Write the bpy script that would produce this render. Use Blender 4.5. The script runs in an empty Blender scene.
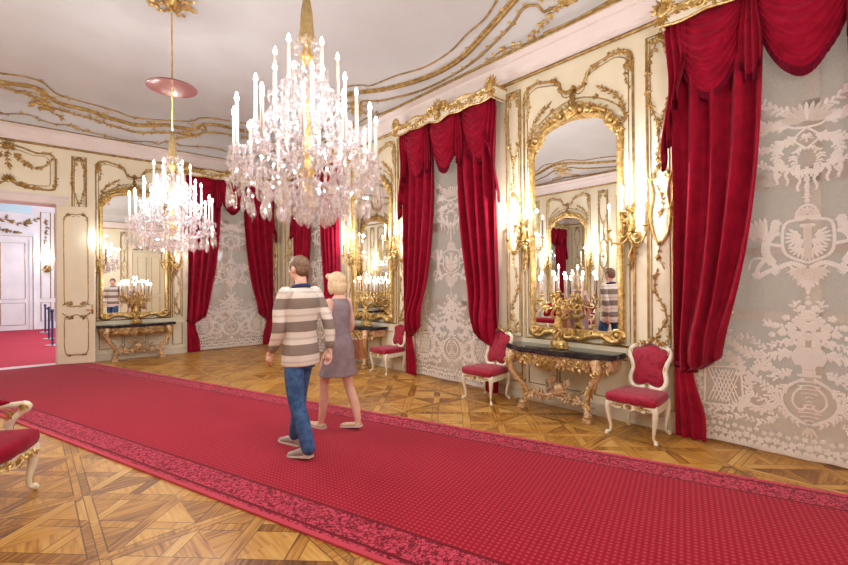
import bpy, math, random
from math import sin, cos, pi, sqrt, atan2
from mathutils import Vector, Matrix

SC = bpy.context.scene
COL = SC.collection
V = Vector

# ------------------------------------------------------------------ camera
cam_d = bpy.data.cameras.new('camera')
cam = bpy.data.objects.new('camera', cam_d)
COL.objects.link(cam)
cam_d.sensor_width = 36.0
cam_d.lens = 441.6 / 848 * 36.0
cam_d.clip_start = 0.02
YAW, PIT, ROL = 0.7299, 0.0028, -0.0072
_f0 = V((sin(YAW), cos(YAW), 0)); _r0 = V((cos(YAW), -sin(YAW), 0)); _u0 = V((0, 0, 1))
_f = _f0 * cos(PIT) + _u0 * sin(PIT); _u = _u0 * cos(PIT) - _f0 * sin(PIT)
_R = _r0 * cos(ROL) + _u * sin(ROL); _U = _u * cos(ROL) - _r0 * sin(ROL)
cam.matrix_world = Matrix(((_R.x, _U.x, -_f.x, 0), (_R.y, _U.y, -_f.y, 0), (_R.z, _U.z, -_f.z, 1.6), (0, 0, 0, 1)))
SC.camera = cam

# ------------------------------------------------------------------ world, exposure
W = bpy.data.worlds.new('world'); SC.world = W; W.use_nodes = True
W.node_tree.nodes['Background'].inputs[0].default_value = (1.0, 0.90, 0.80, 1)
W.node_tree.nodes['Background'].inputs[1].default_value = 0.17
vs = SC.view_settings
vs.view_transform = 'Standard'; vs.look = 'None'; vs.gamma = 1.0; vs.use_curve_mapping = False
vs.exposure = 1.17
CH_W = (7.5, 12.0, 12.0)     # watts of one light point (8 of them) of each chandelier
CHANDELIERS = [(1.41, 2.75), (1.39, 6.42), (1.40, -0.95)]
SC.cycles.max_bounces = 10
SC.cycles.diffuse_bounces = 5
SC.cycles.glossy_bounces = 5
SC.cycles.transparent_max_bounces = 24
SC.cycles.transmission_bounces = 4
SC.cycles.sample_clamp_indirect = 6.0
SC.cycles.caustics_reflective = False
SC.cycles.caustics_refractive = False

# ------------------------------------------------------------------ room numbers
XW, YW, XL, YN = 5.125, 11.674, -2.30, -3.2     # window wall, end wall, opposite wall, near wall
ZG, ZC, ZT = 4.44, 4.72, 5.29                   # gilt line, cornice top, ceiling
CA, CB, CO = 1.35, 0.55, 0.20                   # cove half axes and offset
WIN_R = [0.64, 5.02, 9.35]                      # window centres along the window wall
WIN_E = 3.83
MIR_R = [2.88, 7.24]
MIR_E = 1.77

# ------------------------------------------------------------------ materials
def lin(c):
    return tuple(((x / 255) / 12.92 if x / 255 <= 0.04045 else ((x / 255 + 0.055) / 1.055) ** 2.4) for x in c) + (1.0,)

class S:
    """a node socket with arithmetic"""
    nt = None
    def __init__(s, k): s.k = k
    def _m(op, a, b=None, c=None):
        n = S.nt.nodes.new('ShaderNodeMath'); n.operation = op
        for i, v in enumerate((a, b, c)):
            if v is None: continue
            if isinstance(v, S): S.nt.links.new(v.k, n.inputs[i])
            else: n.inputs[i].default_value = v
        return S(n.outputs[0])
    def __add__(a, b): return S._m('ADD', a, b)
    def __radd__(a, b): return S._m('ADD', b, a)
    def __sub__(a, b): return S._m('SUBTRACT', a, b)
    def __rsub__(a, b): return S._m('SUBTRACT', b, a)
    def __mul__(a, b): return S._m('MULTIPLY', a, b)
    def __rmul__(a, b): return S._m('MULTIPLY', b, a)
    def __truediv__(a, b): return S._m('DIVIDE', a, b)
    def abs(a): return S._m('ABSOLUTE', a)
    def floor(a): return S._m('FLOOR', a)
    def fract(a): return S._m('FRACT', a)
    def sin(a): return S._m('SINE', a)
    def lt(a, b): return S._m('LESS_THAN', a, b)
    def gt(a, b): return S._m('GREATER_THAN', a, b)
    def max(a, b): return S._m('MAXIMUM', a, b)
    def min(a, b): return S._m('MINIMUM', a, b)
    def clamp(a):
        r = S._m('ADD', a, 0.0); r.k.node.use_clamp = True; return r

def new_mat(name):
    m = bpy.data.materials.new(name); m.use_nodes = True
    nt = m.node_tree; S.nt = nt
    return m, nt, nt.nodes['Principled BSDF']

def setp(b, **kw):
    names = dict(col='Base Color', rough='Roughness', metal='Metallic', spec='Specular IOR Level', sheen='Sheen Weight',
                 sheen_rough='Sheen Roughness', emit='Emission Color', emits='Emission Strength', coat='Coat Weight', sss='Subsurface Weight', alpha='Alpha')
    for k, v in kw.items():
        b.inputs[names[k]].default_value = v

def node(t, ins=None, **attrs):
    n = S.nt.nodes.new(t)
    for k, v in attrs.items(): setattr(n, k, v)
    for k, v in (ins or {}).items():
        if isinstance(v, S): S.nt.links.new(v.k, n.inputs[k])
        elif hasattr(v, 'is_output'): S.nt.links.new(v, n.inputs[k])
        else: n.inputs[k].default_value = v
    return n

def coords():
    return S.nt.nodes.new('ShaderNodeTexCoord').outputs['Object']

def xyz():
    sx = node('ShaderNodeSeparateXYZ', {0: coords()})
    return S(sx.outputs[0]), S(sx.outputs[1]), S(sx.outputs[2])

def vec(x, y, z=0.0):
    n = node('ShaderNodeCombineXYZ', {0: x, 1: y, 2: z}); return n.outputs[0]

def mixc(f, a, b):
    n = node('ShaderNodeMix', data_type='RGBA')
    for i, v in ((0, f), (6, a), (7, b)):
        if isinstance(v, S): S.nt.links.new(v.k, n.inputs[i])
        elif hasattr(v, 'is_output'): S.nt.links.new(v, n.inputs[i])
        else: n.inputs[i].default_value = v
    return n.outputs[2]

def noise(scale, vecs=None, detail=3.0, rough=0.5):
    n = node('ShaderNodeTexNoise', {'Scale': scale, 'Detail': detail, 'Roughness': rough, 'Vector': vecs if vecs is not None else coords()})
    return S(n.outputs['Fac'])

def bump(b, h, strength=0.3, dist=0.01):
    n = node('ShaderNodeBump', {'Height': h, 'Strength': strength, 'Distance': dist})
    S.nt.links.new(n.outputs[0], b.inputs['Normal'])

def simple(name, c1, c2=None, scale=6.0, rough=0.5, bmp=0.0, **kw):
    m, nt, b = new_mat(name)
    if c2 is None: c2 = tuple(min(255, x * 1.04) for x in c1)
    f = noise(scale)
    nt.links.new(mixc(((f - 0.35) * 3.3).clamp(), lin(c1), lin(c2)), b.inputs['Base Color'])
    setp(b, rough=rough, **kw)
    if bmp: bump(b, noise(scale * 8), bmp, 0.004)
    return m

M = {}
M['cream'] = simple('cream_paint', (236, 222, 189), (241, 229, 199), 2.0, 0.45)
M['white'] = simple('pinkish_white_paint', (226, 210, 201), (232, 217, 208), 2.0, 0.5)
M['ceil'] = simple('ceiling_plaster', (202, 197, 192), (208, 203, 199), 1.2, 0.7)
M['next'] = simple('white_paint_next_room', (240, 238, 242), None, 2.0, 0.5)
M['base'] = simple('baseboard_paint', (222, 208, 184), (230, 216, 194), 3.0, 0.45)
M['gilt'] = simple('gilding', (184, 144, 76), (228, 198, 134), 24.0, 0.38, 0.25, metal=0.7)
M['gilt_old'] = simple('worn_gilding', (190, 140, 84), (236, 204, 164), 34.0, 0.42, 0.35, metal=0.3)
M['gilt_line'] = simple('gilded_moulding', (152, 118, 64), (196, 162, 100), 12.0, 0.42, 0.1, metal=0.6)
M['greige'] = simple('window_paint', (226, 216, 204), (232, 222, 210), 2.0, 0.6)
M['velvet'] = simple('crimson_velvet', (138, 4, 34), (160, 10, 44), 9.0, 0.8, 0.12, sheen=0.14, sheen_rough=0.4, spec=0.15)
M['fringe'] = simple('dark_red_fringe', (92, 8, 28), (116, 16, 40), 60.0, 0.85, 0.5, spec=0.1)
M['marble'] = simple('dark_veined_marble', (20, 22, 27), (58, 60, 64), 9.0, 0.10)
M['chair_white'] = simple('ivory_lacquer', (238, 226, 198), (246, 236, 212), 8.0, 0.35)
M['wax'] = simple('candle_wax', (186, 162, 146), None, 5.0, 0.5)
M['sleeve'] = simple('old_gold_silk', (136, 110, 66), (158, 130, 84), 26.0, 0.55, 0.3)
M['brass'] = simple('brass', (200, 160, 84), (224, 188, 112), 10.0, 0.3, metal=0.85)
M['disc'] = simple('rose_brown_lacquer', (112, 70, 66), (120, 78, 73), 2.0, 0.12)
M['skin'] = simple('skin', (226, 176, 152), (232, 186, 162), 12.0, 0.5)
M['hair_brown'] = simple('brown_hair', (104, 74, 52), (140, 106, 78), 40.0, 0.5, 0.5)
M['hair_blonde'] = simple('blonde_hair', (214, 182, 138), (236, 210, 170), 40.0, 0.45, 0.5)
M['jeans'] = simple('blue_denim', (44, 76, 122), (72, 108, 154), 18.0, 0.85, 0.3)
M['shoe'] = simple('grey_shoe', (150, 138, 130), (176, 164, 154), 14.0, 0.7)
M['sole'] = simple('pale_sole', (214, 202, 190), None, 10.0, 0.7)
M['flat_shoe'] = simple('beige_shoe', (206, 172, 140), (220, 188, 158), 14.0, 0.6)
M['dress'] = simple('mauve_grey_cloth', (136, 118, 124), (152, 134, 138), 14.0, 0.85, 0.2)
M['navy'] = simple('navy_cloth', (40, 46, 82), (50, 58, 98), 14.0, 0.85)
M['bag'] = simple('tan_leather', (150, 92, 54), (172, 110, 68), 9.0, 0.45)
M['eye'] = simple('eye_white', (232, 228, 222), None, 5.0, 0.2)
M['iris'] = simple('dark_iris', (52, 42, 36), None, 5.0, 0.2)
M['lip'] = simple('lips', (190, 112, 104), None, 5.0, 0.45)
M['blue_belt'] = simple('blue_barrier_belt', (38, 52, 96), None, 5.0, 0.6)
M['steel'] = simple('brushed_steel', (196, 198, 204), None, 5.0, 0.25, metal=1.0)
M['sign'] = simple('pale_blue_sign', (190, 222, 240), (198, 228, 244), 2.0, 0.3)
M['carpet_next'] = simple('plain_red_carpet', (176, 28, 54), (190, 38, 64), 40.0, 0.95, 0.3)
M['threshold'] = simple('pale_threshold', (226, 206, 204), None, 5.0, 0.5)
M['lead'] = simple('dark_wire', (70, 62, 60), None, 5.0, 0.4)

def mk_mirror():
    m, nt, b = new_mat('mirror_glass'); setp(b, col=(0.92, 0.93, 0.92, 1), metal=1.0, rough=0.004); return m
M['mirror'] = mk_mirror()

def mk_flame():
    m, nt, b = new_mat('flame'); setp(b, col=(1, 0.9, 0.8, 1), emit=(1.0, 0.88, 0.74, 1), emits=14.0); return m
M['flame'] = mk_flame()

def mk_crystal(name, tint, gl, df):
    m, nt, b = new_mat(name); nt.nodes.remove(b)
    out = nt.nodes['Material Output']
    tr = node('ShaderNodeBsdfTransparent', {0: (0.97, 0.95, 0.96, 1)})
    g = node('ShaderNodeBsdfGlossy', {0: (1.0, 0.985, 0.98, 1), 'Roughness': 0.06})
    d = node('ShaderNodeBsdfTranslucent', {0: tint})
    d2 = node('ShaderNodeBsdfDiffuse', {0: tint})
    md = node('ShaderNodeMixShader', {0: 0.5, 1: d.outputs[0], 2: d2.outputs[0]})
    m1 = node('ShaderNodeMixShader', {0: gl, 1: tr.outputs[0], 2: g.outputs[0]})
    m2 = node('ShaderNodeMixShader', {0: df, 1: m1.outputs[0], 2: md.outputs[0]})
    nt.links.new(m2.outputs[0], out.inputs[0]); return m
M['crystal'] = mk_crystal('cut_crystal', (0.96, 0.92, 0.92, 1), 0.28, 0.055)
M['glass_arm'] = mk_crystal('glass_arm', (0.90, 0.84, 0.82, 1), 0.32, 0.06)

def mk_net(name, col, tr_amt, back=0.2):
    m, nt, b = new_mat(name); nt.nodes.remove(b)
    out = nt.nodes['Material Output']
    tr = node('ShaderNodeBsdfTransparent', {0: (1, 1, 1, 1)})
    d = node('ShaderNodeBsdfDiffuse', {0: col}); t = node('ShaderNodeBsdfTranslucent', {0: col})
    md = node('ShaderNodeMixShader', {0: back, 1: d.outputs[0], 2: t.outputs[0]})
    wv = noise(60.0)
    m2 = node('ShaderNodeMixShader', {0: (wv - 0.5) * 0.25 + tr_amt, 1: md.outputs[0], 2: tr.outputs[0]})
    nt.links.new(m2.outputs[0], out.inputs[0]); return m
M['net'] = mk_net('curtain_net', lin((236, 222, 206)), 0.64)
M['lace'] = mk_net('lace_thread', lin((252, 244, 236)), 0.06, 0.35)

def mk_pane():
    m, nt, b = new_mat('frosted_window_pane'); nt.nodes.remove(b)
    t = node('ShaderNodeBsdfTranslucent', {0: lin((226, 222, 216))}); g = node('ShaderNodeBsdfGlossy', {0: (1, 1, 1, 1), 'Roughness': .15})
    x = node('ShaderNodeMixShader', {0: 0.08, 1: t.outputs[0], 2: g.outputs[0]})
    nt.links.new(x.outputs[0], nt.nodes['Material Output'].inputs[0]); return m
M['pane'] = mk_pane()

def mk_damask():
    m, nt, b = new_mat('crimson_damask')
    v = node('ShaderNodeTexVoronoi', {'Scale': 24.0, 'Vector': coords()}, feature='SMOOTH_F1')
    f = ((S(v.outputs['Distance']) - 0.25) * 6).clamp()
    nt.links.new(mixc(f, lin((138, 8, 36)), lin((164, 18, 50))), b.inputs['Base Color'])
    setp(b, rough=0.55, sheen=0.2, spec=0.3); bump(b, f, 0.15, 0.004); return m
M['damask'] = mk_damask()

def mk_shirt():
    m, nt, b = new_mat('striped_knit')
    x, y, z = xyz()
    p = (z * 4.7 + 0.58 + noise(6.0) * 0.05).fract()
    grey = p.lt(0.46)
    thin = ((p - 0.72).abs()).lt(0.05)
    c = mixc(grey, lin((228, 214, 200)), lin((142, 124, 112)))
    c = mixc(thin, c, lin((206, 190, 178)))
    nt.links.new(c, b.inputs['Base Color']); setp(b, rough=0.9); bump(b, noise(120.0), 0.2, 0.003); return m
M['shirt'] = mk_shirt()

def mk_floor():
    m, nt, b = new_mat('star_parquet')
    x, y, z = xyz()
    P = 1.06
    px = (x - 0.30) / P; py = (y - 0.02) / P
    cx, cy = px.floor(), py.floor()
    fx, fy = px - cx - 0.5, py - cy - 0.5
    ax, ay = fx.abs(), fy.abs()
    mx = ax.max(ay)
    frame = mx.gt(0.452)
    diag = (ax - ay).abs()
    isd = diag.lt(0.06)
    dia = (ax + ay)
    ring = ((dia - 0.50).abs()).lt(0.055)
    inner = dia.lt(0.37)
    sx, sy = fx.gt(0.0), fy.gt(0.0)
    horiz = ax.gt(ay)
    # one number per piece of wood
    idv = horiz * 1.7 + sx * 3.1 + sy * 5.3 + ring * 11.9
    idd = 31.0 + sx * 3.1 + sy * 5.3
    idf = 47.0 + ax.gt(ay) * 2.9 + sx * 1.3 + sy * 4.1
    i1 = idv + isd * (idd - idv)
    i2 = i1 + frame * (idf - i1)
    wn = node('ShaderNodeTexWhiteNoise', {0: vec(cx * 1.37 + 0.5, cy * 2.11 + 0.5, i2)}, noise_dimensions='3D')
    rnd = S(wn.outputs['Value'])
    # grain along one of four directions, chosen per piece
    g1 = noise(1.0, vec(x * 3.0, y * 46.0, i2), 3.0)
    g2 = noise(1.0, vec(x * 46.0, y * 3.0, i2), 3.0)
    g3 = noise(1.0, vec((x + y) * 2.4, (x - y) * 32.0, i2), 3.0)
    gm = rnd.gt(0.5)
    g = g1 + gm * (g2 - g1)
    dsel = isd.max(ring)
    g = g + dsel * (g3 - g)
    big = noise(1.6, vec(x * 1.0, y * 1.0, i2), 2.0)
    t = (rnd * 0.46 + (g - 0.5) * 1.05 + (big - 0.5) * 0.8 + 0.32).clamp()
    cr = node('ShaderNodeValToRGB', {0: t})
    e = cr.color_ramp.elements
    e[0].position = 0.0; e[0].color = lin((84, 48, 20))
    e[1].position = 1.0; e[1].color = lin((212, 166, 92))
    k = e.new(0.3); k.color = lin((140, 88, 34))
    k = e.new(0.6); k.color = lin((192, 136, 58))
    c = cr.outputs[0]
    # joints between pieces
    gap = ((mx - 0.452).abs()).lt(0.004).max((mx - 0.5).abs().lt(0.003)).max((diag - 0.06).abs().lt(0.004) * mx.lt(0.452)) \
        .max(((dia - 0.445).abs().lt(0.0045)).max((dia - 0.555).abs().lt(0.0045)) * mx.lt(0.452) * diag.gt(0.06))
    c = mixc(gap * 0.7, c, lin((52, 28, 14)))
    nt.links.new(c, b.inputs['Base Color'])
    nt.links.new((0.26 + g * 0.16).k, b.inputs['Roughness'])
    setp(b, spec=0.32)
    bump(b, g, 0.04, 0.003)
    return m
M['floor'] = mk_floor()

RUG_W = 2.36
def mk_rug():
    m, nt, b = new_mat('patterned_red_carpet')
    x, y, z = xyz()      # x across the runner, y along it
    d = x.min(RUG_W - x)
    hem = d.lt(0.038)
    border = d.lt(0.335)
    line = ((d - 0.075).abs()).lt(0.012).max((d - 0.325).abs().lt(0.014))
    # field: small staggered pale dots
    s = 2 * pi / 0.074
    dots = ((x * s).sin() * (y * s).sin())
    dots2 = (dots.abs() - 0.5) * 3.0
    field = mixc(dots2.clamp() * 0.6, lin((154, 9, 36)), lin((202, 68, 88)))
    # border: dense foliage
    n1 = noise(27.0, None, 1.5); n2 = noise(19.0, vec(x + 7.3, y * 1.0, 3.1), 1.5)
    ff = (((n1 - 0.5).abs().min((n2 - 0.5).abs()) - 0.013) * 24).clamp()
    bord = mixc(ff, lin((110, 8, 30)), lin((202, 66, 86)))
    bord = mixc(line, bord, lin((112, 10, 30)))
    c = mixc(border, field, bord)
    c = mixc(hem, c, lin((196, 66, 82)))
    nt.links.new(c, b.inputs['Base Color'])
    setp(b, rough=0.95, spec=0.1, sheen=0.1)
    bump(b, ff * border + dots2.clamp() * 0.5, 0.3, 0.006)
    return m
M['rug'] = mk_rug()

# ------------------------------------------------------------------ mesh helpers
class MB:
    def __init__(s, xf=None):
        s.v = []; s.f = []; s.xf = xf
    def add(s, vs, fs):
        o = len(s.v)
        if s.xf is None: s.v.extend(tuple(p) for p in vs)
        else: s.v.extend(tuple(s.xf @ V(p)) for p in vs)
        s.f.extend(tuple(i + o for i in f) for f in fs)
    def box(s, x0, x1, y0, y1, z0, z1):
        s.add([(x0, y0, z0), (x1, y0, z0), (x1, y1, z0), (x0, y1, z0), (x0, y0, z1), (x1, y0, z1), (x1, y1, z1), (x0, y1, z1)],
              [(3, 2, 1, 0), (4, 5, 6, 7), (0, 1, 5, 4), (1, 2, 6, 5), (2, 3, 7, 6), (3, 0, 4, 7)])
    def tube(s, pts, r, n=6, closed=False, flat=1.0, up=None):
        P = [V(p) for p in pts]; m = len(P)
        if m < 2: return
        rs = r if isinstance(r, (list, tuple)) else [r] * m
        vs = []; ref = V(up) if up is not None else None
        prev = None
        for i in range(m):
            if closed: t = P[(i + 1) % m] - P[i - 1]
            else: t = P[min(i + 1, m - 1)] - P[max(i - 1, 0)]
            if t.length < 1e-9: t = V((0, 0, 1))
            t.normalize()
            if ref is not None: a = ref - t * ref.dot(t)
            elif prev is None:
                a = V((0, 0, 1)) if abs(t.z) < 0.9 else V((1, 0, 0)); a = a - t * a.dot(t)
            else: a = prev - t * prev.dot(t)
            if a.length < 1e-6: a = t.orthogonal()
            a.normalize(); prev = a; bb = t.cross(a)
            for k in range(n):
                w = 2 * pi * k / n
                vs.append(P[i] + (a * (cos(w) * flat) + bb * sin(w)) * rs[i])
        fs = []
        for i in range(m if closed else m - 1):
            j = (i + 1) % m
            for k in range(n):
                q = (k + 1) % n
                fs.append((i * n + k, i * n + q, j * n + q, j * n + k))
        if not closed:
            fs.append(tuple(range(n - 1, -1, -1))); fs.append(tuple((m - 1) * n + k for k in range(n)))
        s.add(vs, fs)
    def lathe(s, prof, n=12, c=(0, 0, 0), sq=1.0, off=0.0):
        vs = []; fs = []; m = len(prof)
        for r, z in prof:
            for k in range(n):
                w = 2 * pi * k / n + off
                vs.append((c[0] + max(r, 1e-4) * cos(w), c[1] + max(r, 1e-4) * sin(w) * sq, c[2] + z))
        for i in range(m - 1):
            for k in range(n):
                q = (k + 1) % n
                fs.append((i * n + k, i * n + q, (i + 1) * n + q, (i + 1) * n + k))
        fs.append(tuple(range(n - 1, -1, -1))); fs.append(tuple((m - 1) * n + k for k in range(n)))
        s.add(vs, fs)
    def ball(s, c, r, nu=8, nv=6, rot=None):
        if not isinstance(r, (tuple, list)): r = (r, r, r)
        vs = [(0, 0, -r[2])]; fs = []
        for j in range(1, nv):
            a = -pi / 2 + pi * j / nv
            for k in range(nu):
                w = 2 * pi * k / nu
                vs.append((r[0] * cos(a) * cos(w), r[1] * cos(a) * sin(w), r[2] * sin(a)))
        vs.append((0, 0, r[2])); top = len(vs) - 1
        for k in range(nu):
            q = (k + 1) % nu
            fs.append((0, 1 + q, 1 + k)); fs.append((top, top - nu + k, top - nu + q))
            for j in range(nv - 2):
                a0 = 1 + j * nu; a1 = a0 + nu
                fs.append((a0 + k, a0 + q, a1 + q, a1 + k))
        c = V(c)
        s.add([(rot @ V(p) if rot is not None else V(p)) + c for p in vs], fs)
    def grid(s, fn, nu, nv, thick=None):
        vs = [fn(i / nu, j / nv) for j in range(nv + 1) for i in range(nu + 1)]
        fs = [(j * (nu + 1) + i, j * (nu + 1) + i + 1, (j + 1) * (nu + 1) + i + 1, (j + 1) * (nu + 1) + i) for j in range(nv) for i in range(nu)]
        s.add(vs, fs)
    def prism(s, out, y0, y1):
        """outline of (x, z) points pulled from y0 to y1"""
        n = len(out)
        s.add([(x, y0, z) for x, z in out] + [(x, y1, z) for x, z in out],
              [tuple(range(n)), tuple(range(2 * n - 1, n - 1, -1))] + [(i, i + n, (i + 1) % n + n, (i + 1) % n) for i in range(n)])
    def slab(s, out, z0, z1):
        """outline of (x, y) points pulled from z0 to z1"""
        n = len(out)
        s.add([(x, y, z0) for x, y in out] + [(x, y, z1) for x, y in out],
              [tuple(range(n - 1, -1, -1)), tuple(range(n, 2 * n))] + [(i, (i + 1) % n, (i + 1) % n + n, i + n) for i in range(n)])
    # --- relief ornaments in a wall's local frame: x along, y out of the wall, z up
    def leaf(s, x, z, a, L, w, y=0.0, h=None):
        h = h if h is not None else w * 0.5
        c, d = cos(a), sin(a)
        def p(u, v, yy): return (x + u * c - v * d, y + yy, z + u * d + v * c)
        s.add([p(0, 0, h * .4), p(L * .45, w * .5, 0), p(L * .45, -w * .5, 0), p(L, 0, h * .3), p(L * .45, 0, h), p(0, 0, -.002), p(L, 0, -.002)],
              [(0, 1, 4), (0, 4, 2), (1, 3, 4), (4, 3, 2), (0, 5, 1), (0, 2, 5), (1, 6, 3), (3, 6, 2), (1, 5, 6), (2, 6, 5)])
    def flower(s, x, z, r, y=0.0, n=5):
        for k in range(n):
            w = 2 * pi * k / n + x * 7
            s.leaf(x, z, w, r, r * .8, y, r * .45)
        s.ball((x, y + r * .35, z), r * .3, 5, 4)
    def wire(s, pts, r, y=0.0, n=5, closed=False, flat=1.0):
        s.tube([(p[0], y, p[1]) for p in pts], r, n, closed, flat, up=(0, 1, 0))
    def scroll(s, x, z, R, a0, turns, r0, y=0.0, hand=1, n=16):
        """spiral ending at (x, z)"""
        pts = []; rs = []
        for i in range(n + 1):
            t = i / n
            rr = R * (1 - .82 * t); w = a0 + hand * turns * 2 * pi * t
            pts.append((x + rr * cos(w), z + rr * sin(w))); rs.append(r0 * (1 - .45 * t))
        s.tube([(p[0], y, p[1]) for p in pts], rs, 5, up=(0, 1, 0))
        s.ball((pts[-1][0], y + r0 * .4, pts[-1][1]), r0 * 1.2, 6, 4)
    def shell(s, x, z, R, a=pi / 2, spread=2.4, n=7, y=0.0):
        for k in range(n):
            w = a + spread * (k / (n - 1) - .5)
            L = R * (0.78 + 0.22 * cos((k / (n - 1) - .5) * pi))
            s.leaf(x, z, w, L, R * .34, y, R * .3)
        s.ball((x, y + R * .12, z), R * .22, 6, 5)
    def spray(s, pts, n, L, y=0.0, seed=0, r=.006, fl=True, stem=True):
        rd = random.Random(seed)
        P = smooth2(pts, 4)
        if stem: s.wire(P, r, y + r * .5, 4)
        acc = [0.0]
        for i in range(1, len(P)): acc.append(acc[-1] + math.hypot(P[i][0] - P[i - 1][0], P[i][1] - P[i - 1][1]))
        T = acc[-1]
        for k in range(n):
            t = T * (k + .6) / n; i = 1
            while i < len(P) - 1 and acc[i] < t: i += 1
            q = (t - acc[i - 1]) / max(acc[i] - acc[i - 1], 1e-6)
            x = P[i - 1][0] + (P[i][0] - P[i - 1][0]) * q; z = P[i - 1][1] + (P[i][1] - P[i - 1][1]) * q
            a = atan2(P[i][1] - P[i - 1][1], P[i][0] - P[i - 1][0])
            sc = L * rd.uniform(.75, 1.25) * (1 - .35 * k / n)
            sd = 1 if k % 2 else -1
            s.leaf(x, z, a + sd * rd.uniform(.6, 1.1), sc, sc * .5, y)
            s.leaf(x, z, a - sd * rd.uniform(.3, .9), sc * .75, sc * .4, y)
            if fl and k % 3 == 1: s.flower(x + rd.uniform(-.3, .3) * L, z + rd.uniform(-.3, .3) * L, sc * .62, y + .004)
        s.leaf(P[-1][0], P[-1][1], atan2(P[-1][1] - P[-2][1], P[-1][0] - P[-2][0]), L, L * .45, y)
    def build(s, name, m, parent=None, smooth=False, auto=None, loc=None, rz=0.0):
        me = bpy.data.meshes.new(name)
        me.from_pydata(s.v, [], s.f)
        me.materials.append(M[m] if isinstance(m, str) else m)
        if smooth: me.polygons.foreach_set('use_smooth', [True] * len(me.polygons))
        if auto is not None:
            me.polygons.foreach_set('use_smooth', [True] * len(me.polygons))
            try: me.set_sharp_from_angle(angle=math.radians(auto))
            except Exception: pass
        me.update()
        o = bpy.data.objects.new(name, me)
        COL.objects.link(o)
        if parent is not None: o.parent = parent
        if loc is not None: o.location = loc
        if rz: o.rotation_euler = (0, 0, rz)
        return o

def smooth2(pts, k=4):
    """Catmull-Rom through 2-D or 3-D points"""
    P = [V(p if len(p) == 3 else (p[0], p[1], 0)) for p in pts]; out = []
    n = len(P); d3 = len(pts[0]) == 3
    if n < 3: return list(pts)
    for i in range(n - 1):
        a, b, c, d = P[max(i - 1, 0)], P[i], P[i + 1], P[min(i + 2, n - 1)]
        for j in range(k):
            t = j / k
            out.append(.5 * ((2 * b) + (c - a) * t + (2 * a - 5 * b + 4 * c - d) * t * t + (3 * b - a - 3 * c + d) * t ** 3))
    out.append(P[-1])
    return [tuple(p) if d3 else (p.x, p.y) for p in out]

def sym(pts):
    """closed outline from its right half, bottom to top"""
    return list(pts) + [(-p[0], p[1]) for p in reversed(pts) if abs(p[0]) > 1e-6]

def arch(pts):
    """open arch, left foot to right foot, from its right half, foot to crown"""
    return [(-p[0], p[1]) for p in pts if abs(p[0]) > 1e-6] + list(reversed(pts))

def tag(o, label=None, cat=None, group=None, kind=None):
    if label: o['label'] = label
    if cat: o['category'] = cat
    if group: o['group'] = group
    if kind: o['kind'] = kind
    return o

def empty(name, loc, rz=0.0, label=None, cat=None, group=None):
    o = bpy.data.objects.new(name, None); COL.objects.link(o)
    o.empty_display_size = .1
    o.location = loc; o.rotation_euler = (0, 0, rz)
    return tag(o, label, cat, group)

def inst(name, me, parent=None, loc=(0, 0, 0), rot=(0, 0, 0), sc=None):
    o = bpy.data.objects.new(name, me); COL.objects.link(o)
    if parent is not None: o.parent = parent
    o.location = loc; o.rotation_euler = rot
    if sc is not None: o.scale = sc if isinstance(sc, (tuple, list)) else (sc, sc, sc)
    return o

def copy_tree(o, parent=None):
    c = o.copy(); COL.objects.link(c); c.parent = parent
    for ch in list(o.children): copy_tree(ch, c)
    return c

def struct(o, label=None, cat=None):
    return tag(o, label, cat, kind='structure')

def frame_R(s): return Matrix.Translation((XW, s, 0)) @ Matrix.Rotation(pi / 2, 4, 'Z')
def frame_E(s): return Matrix.Translation((s, YW, 0)) @ Matrix.Rotation(pi, 4, 'Z')
def frame_L(s): return Matrix.Translation((XL, s, 0)) @ Matrix.Rotation(-pi / 2, 4, 'Z')
def frame_N(s): return Matrix.Translation((s, YN, 0))
RZ = {'R': pi / 2, 'E': pi, 'L': -pi / 2, 'N': 0.0}
FR = {'R': frame_R, 'E': frame_E, 'L': frame_L, 'N': frame_N}
def wall_loc(w, s, z=0.0, y=0.0):
    p = FR[w](s) @ V((0, y, z)); return (p.x, p.y, p.z)
# ================================================================== THE SETTING
OPW, OPH = 0.90, 4.05       # window openings: half width, height
TH = 0.5                    # wall thickness
DX0, DX1, DH = -1.00, 0.43, 3.28   # doorway in the end wall

mb = MB(); mb.box(XL - .3, XW + .6, YN - .3, YW + .3, -.1, 0)
struct(mb.build('floor', 'floor'), 'parquet floor of star panels in dark and honey wood', 'floor')

# window wall with three openings
mb = MB(); edges = []
for c in WIN_R: edges += [c - OPW, c + OPW]
ys = [YN] + edges + [YW + .0]
for i in range(0, len(ys), 2): mb.box(XW, XW + TH, ys[i], ys[i + 1], 0, ZC + .1)
for c in WIN_R: mb.box(XW, XW + TH, c - OPW, c + OPW, OPH, ZC + .1)
wall_right = struct(mb.build('wall_right', 'cream'), 'cream panelled wall with gilded mouldings and three curtained windows', 'wall')
# end wall with doorway and one window
mb = MB()
for x0, x1 in ((XL - .3, DX0), (DX1, WIN_E - OPW), (WIN_E + OPW, XW + TH)): mb.box(x0, x1, YW, YW + TH, 0, ZC + .1)
mb.box(DX0, DX1, YW, YW + TH, DH, ZC + .1); mb.box(WIN_E - OPW, WIN_E + OPW, YW, YW + TH, OPH, ZC + .1)
wall_far = struct(mb.build('wall_far', 'cream'), 'cream end wall with gilded panels, open doorway and one window', 'wall')
mb = MB(); mb.box(XL - .3, XL, YN - .3, YW, 0, ZC + .1)
wall_left = struct(mb.build('wall_left', 'cream'), 'cream panelled wall seen in the mirrors', 'wall')
mb = MB(); mb.box(XL, XW + TH, YN - .3, YN, 0, ZC + .1)
wall_near = struct(mb.build('wall_near', 'cream'), 'cream panelled wall behind the camera, seen in the mirrors', 'wall')

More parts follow.
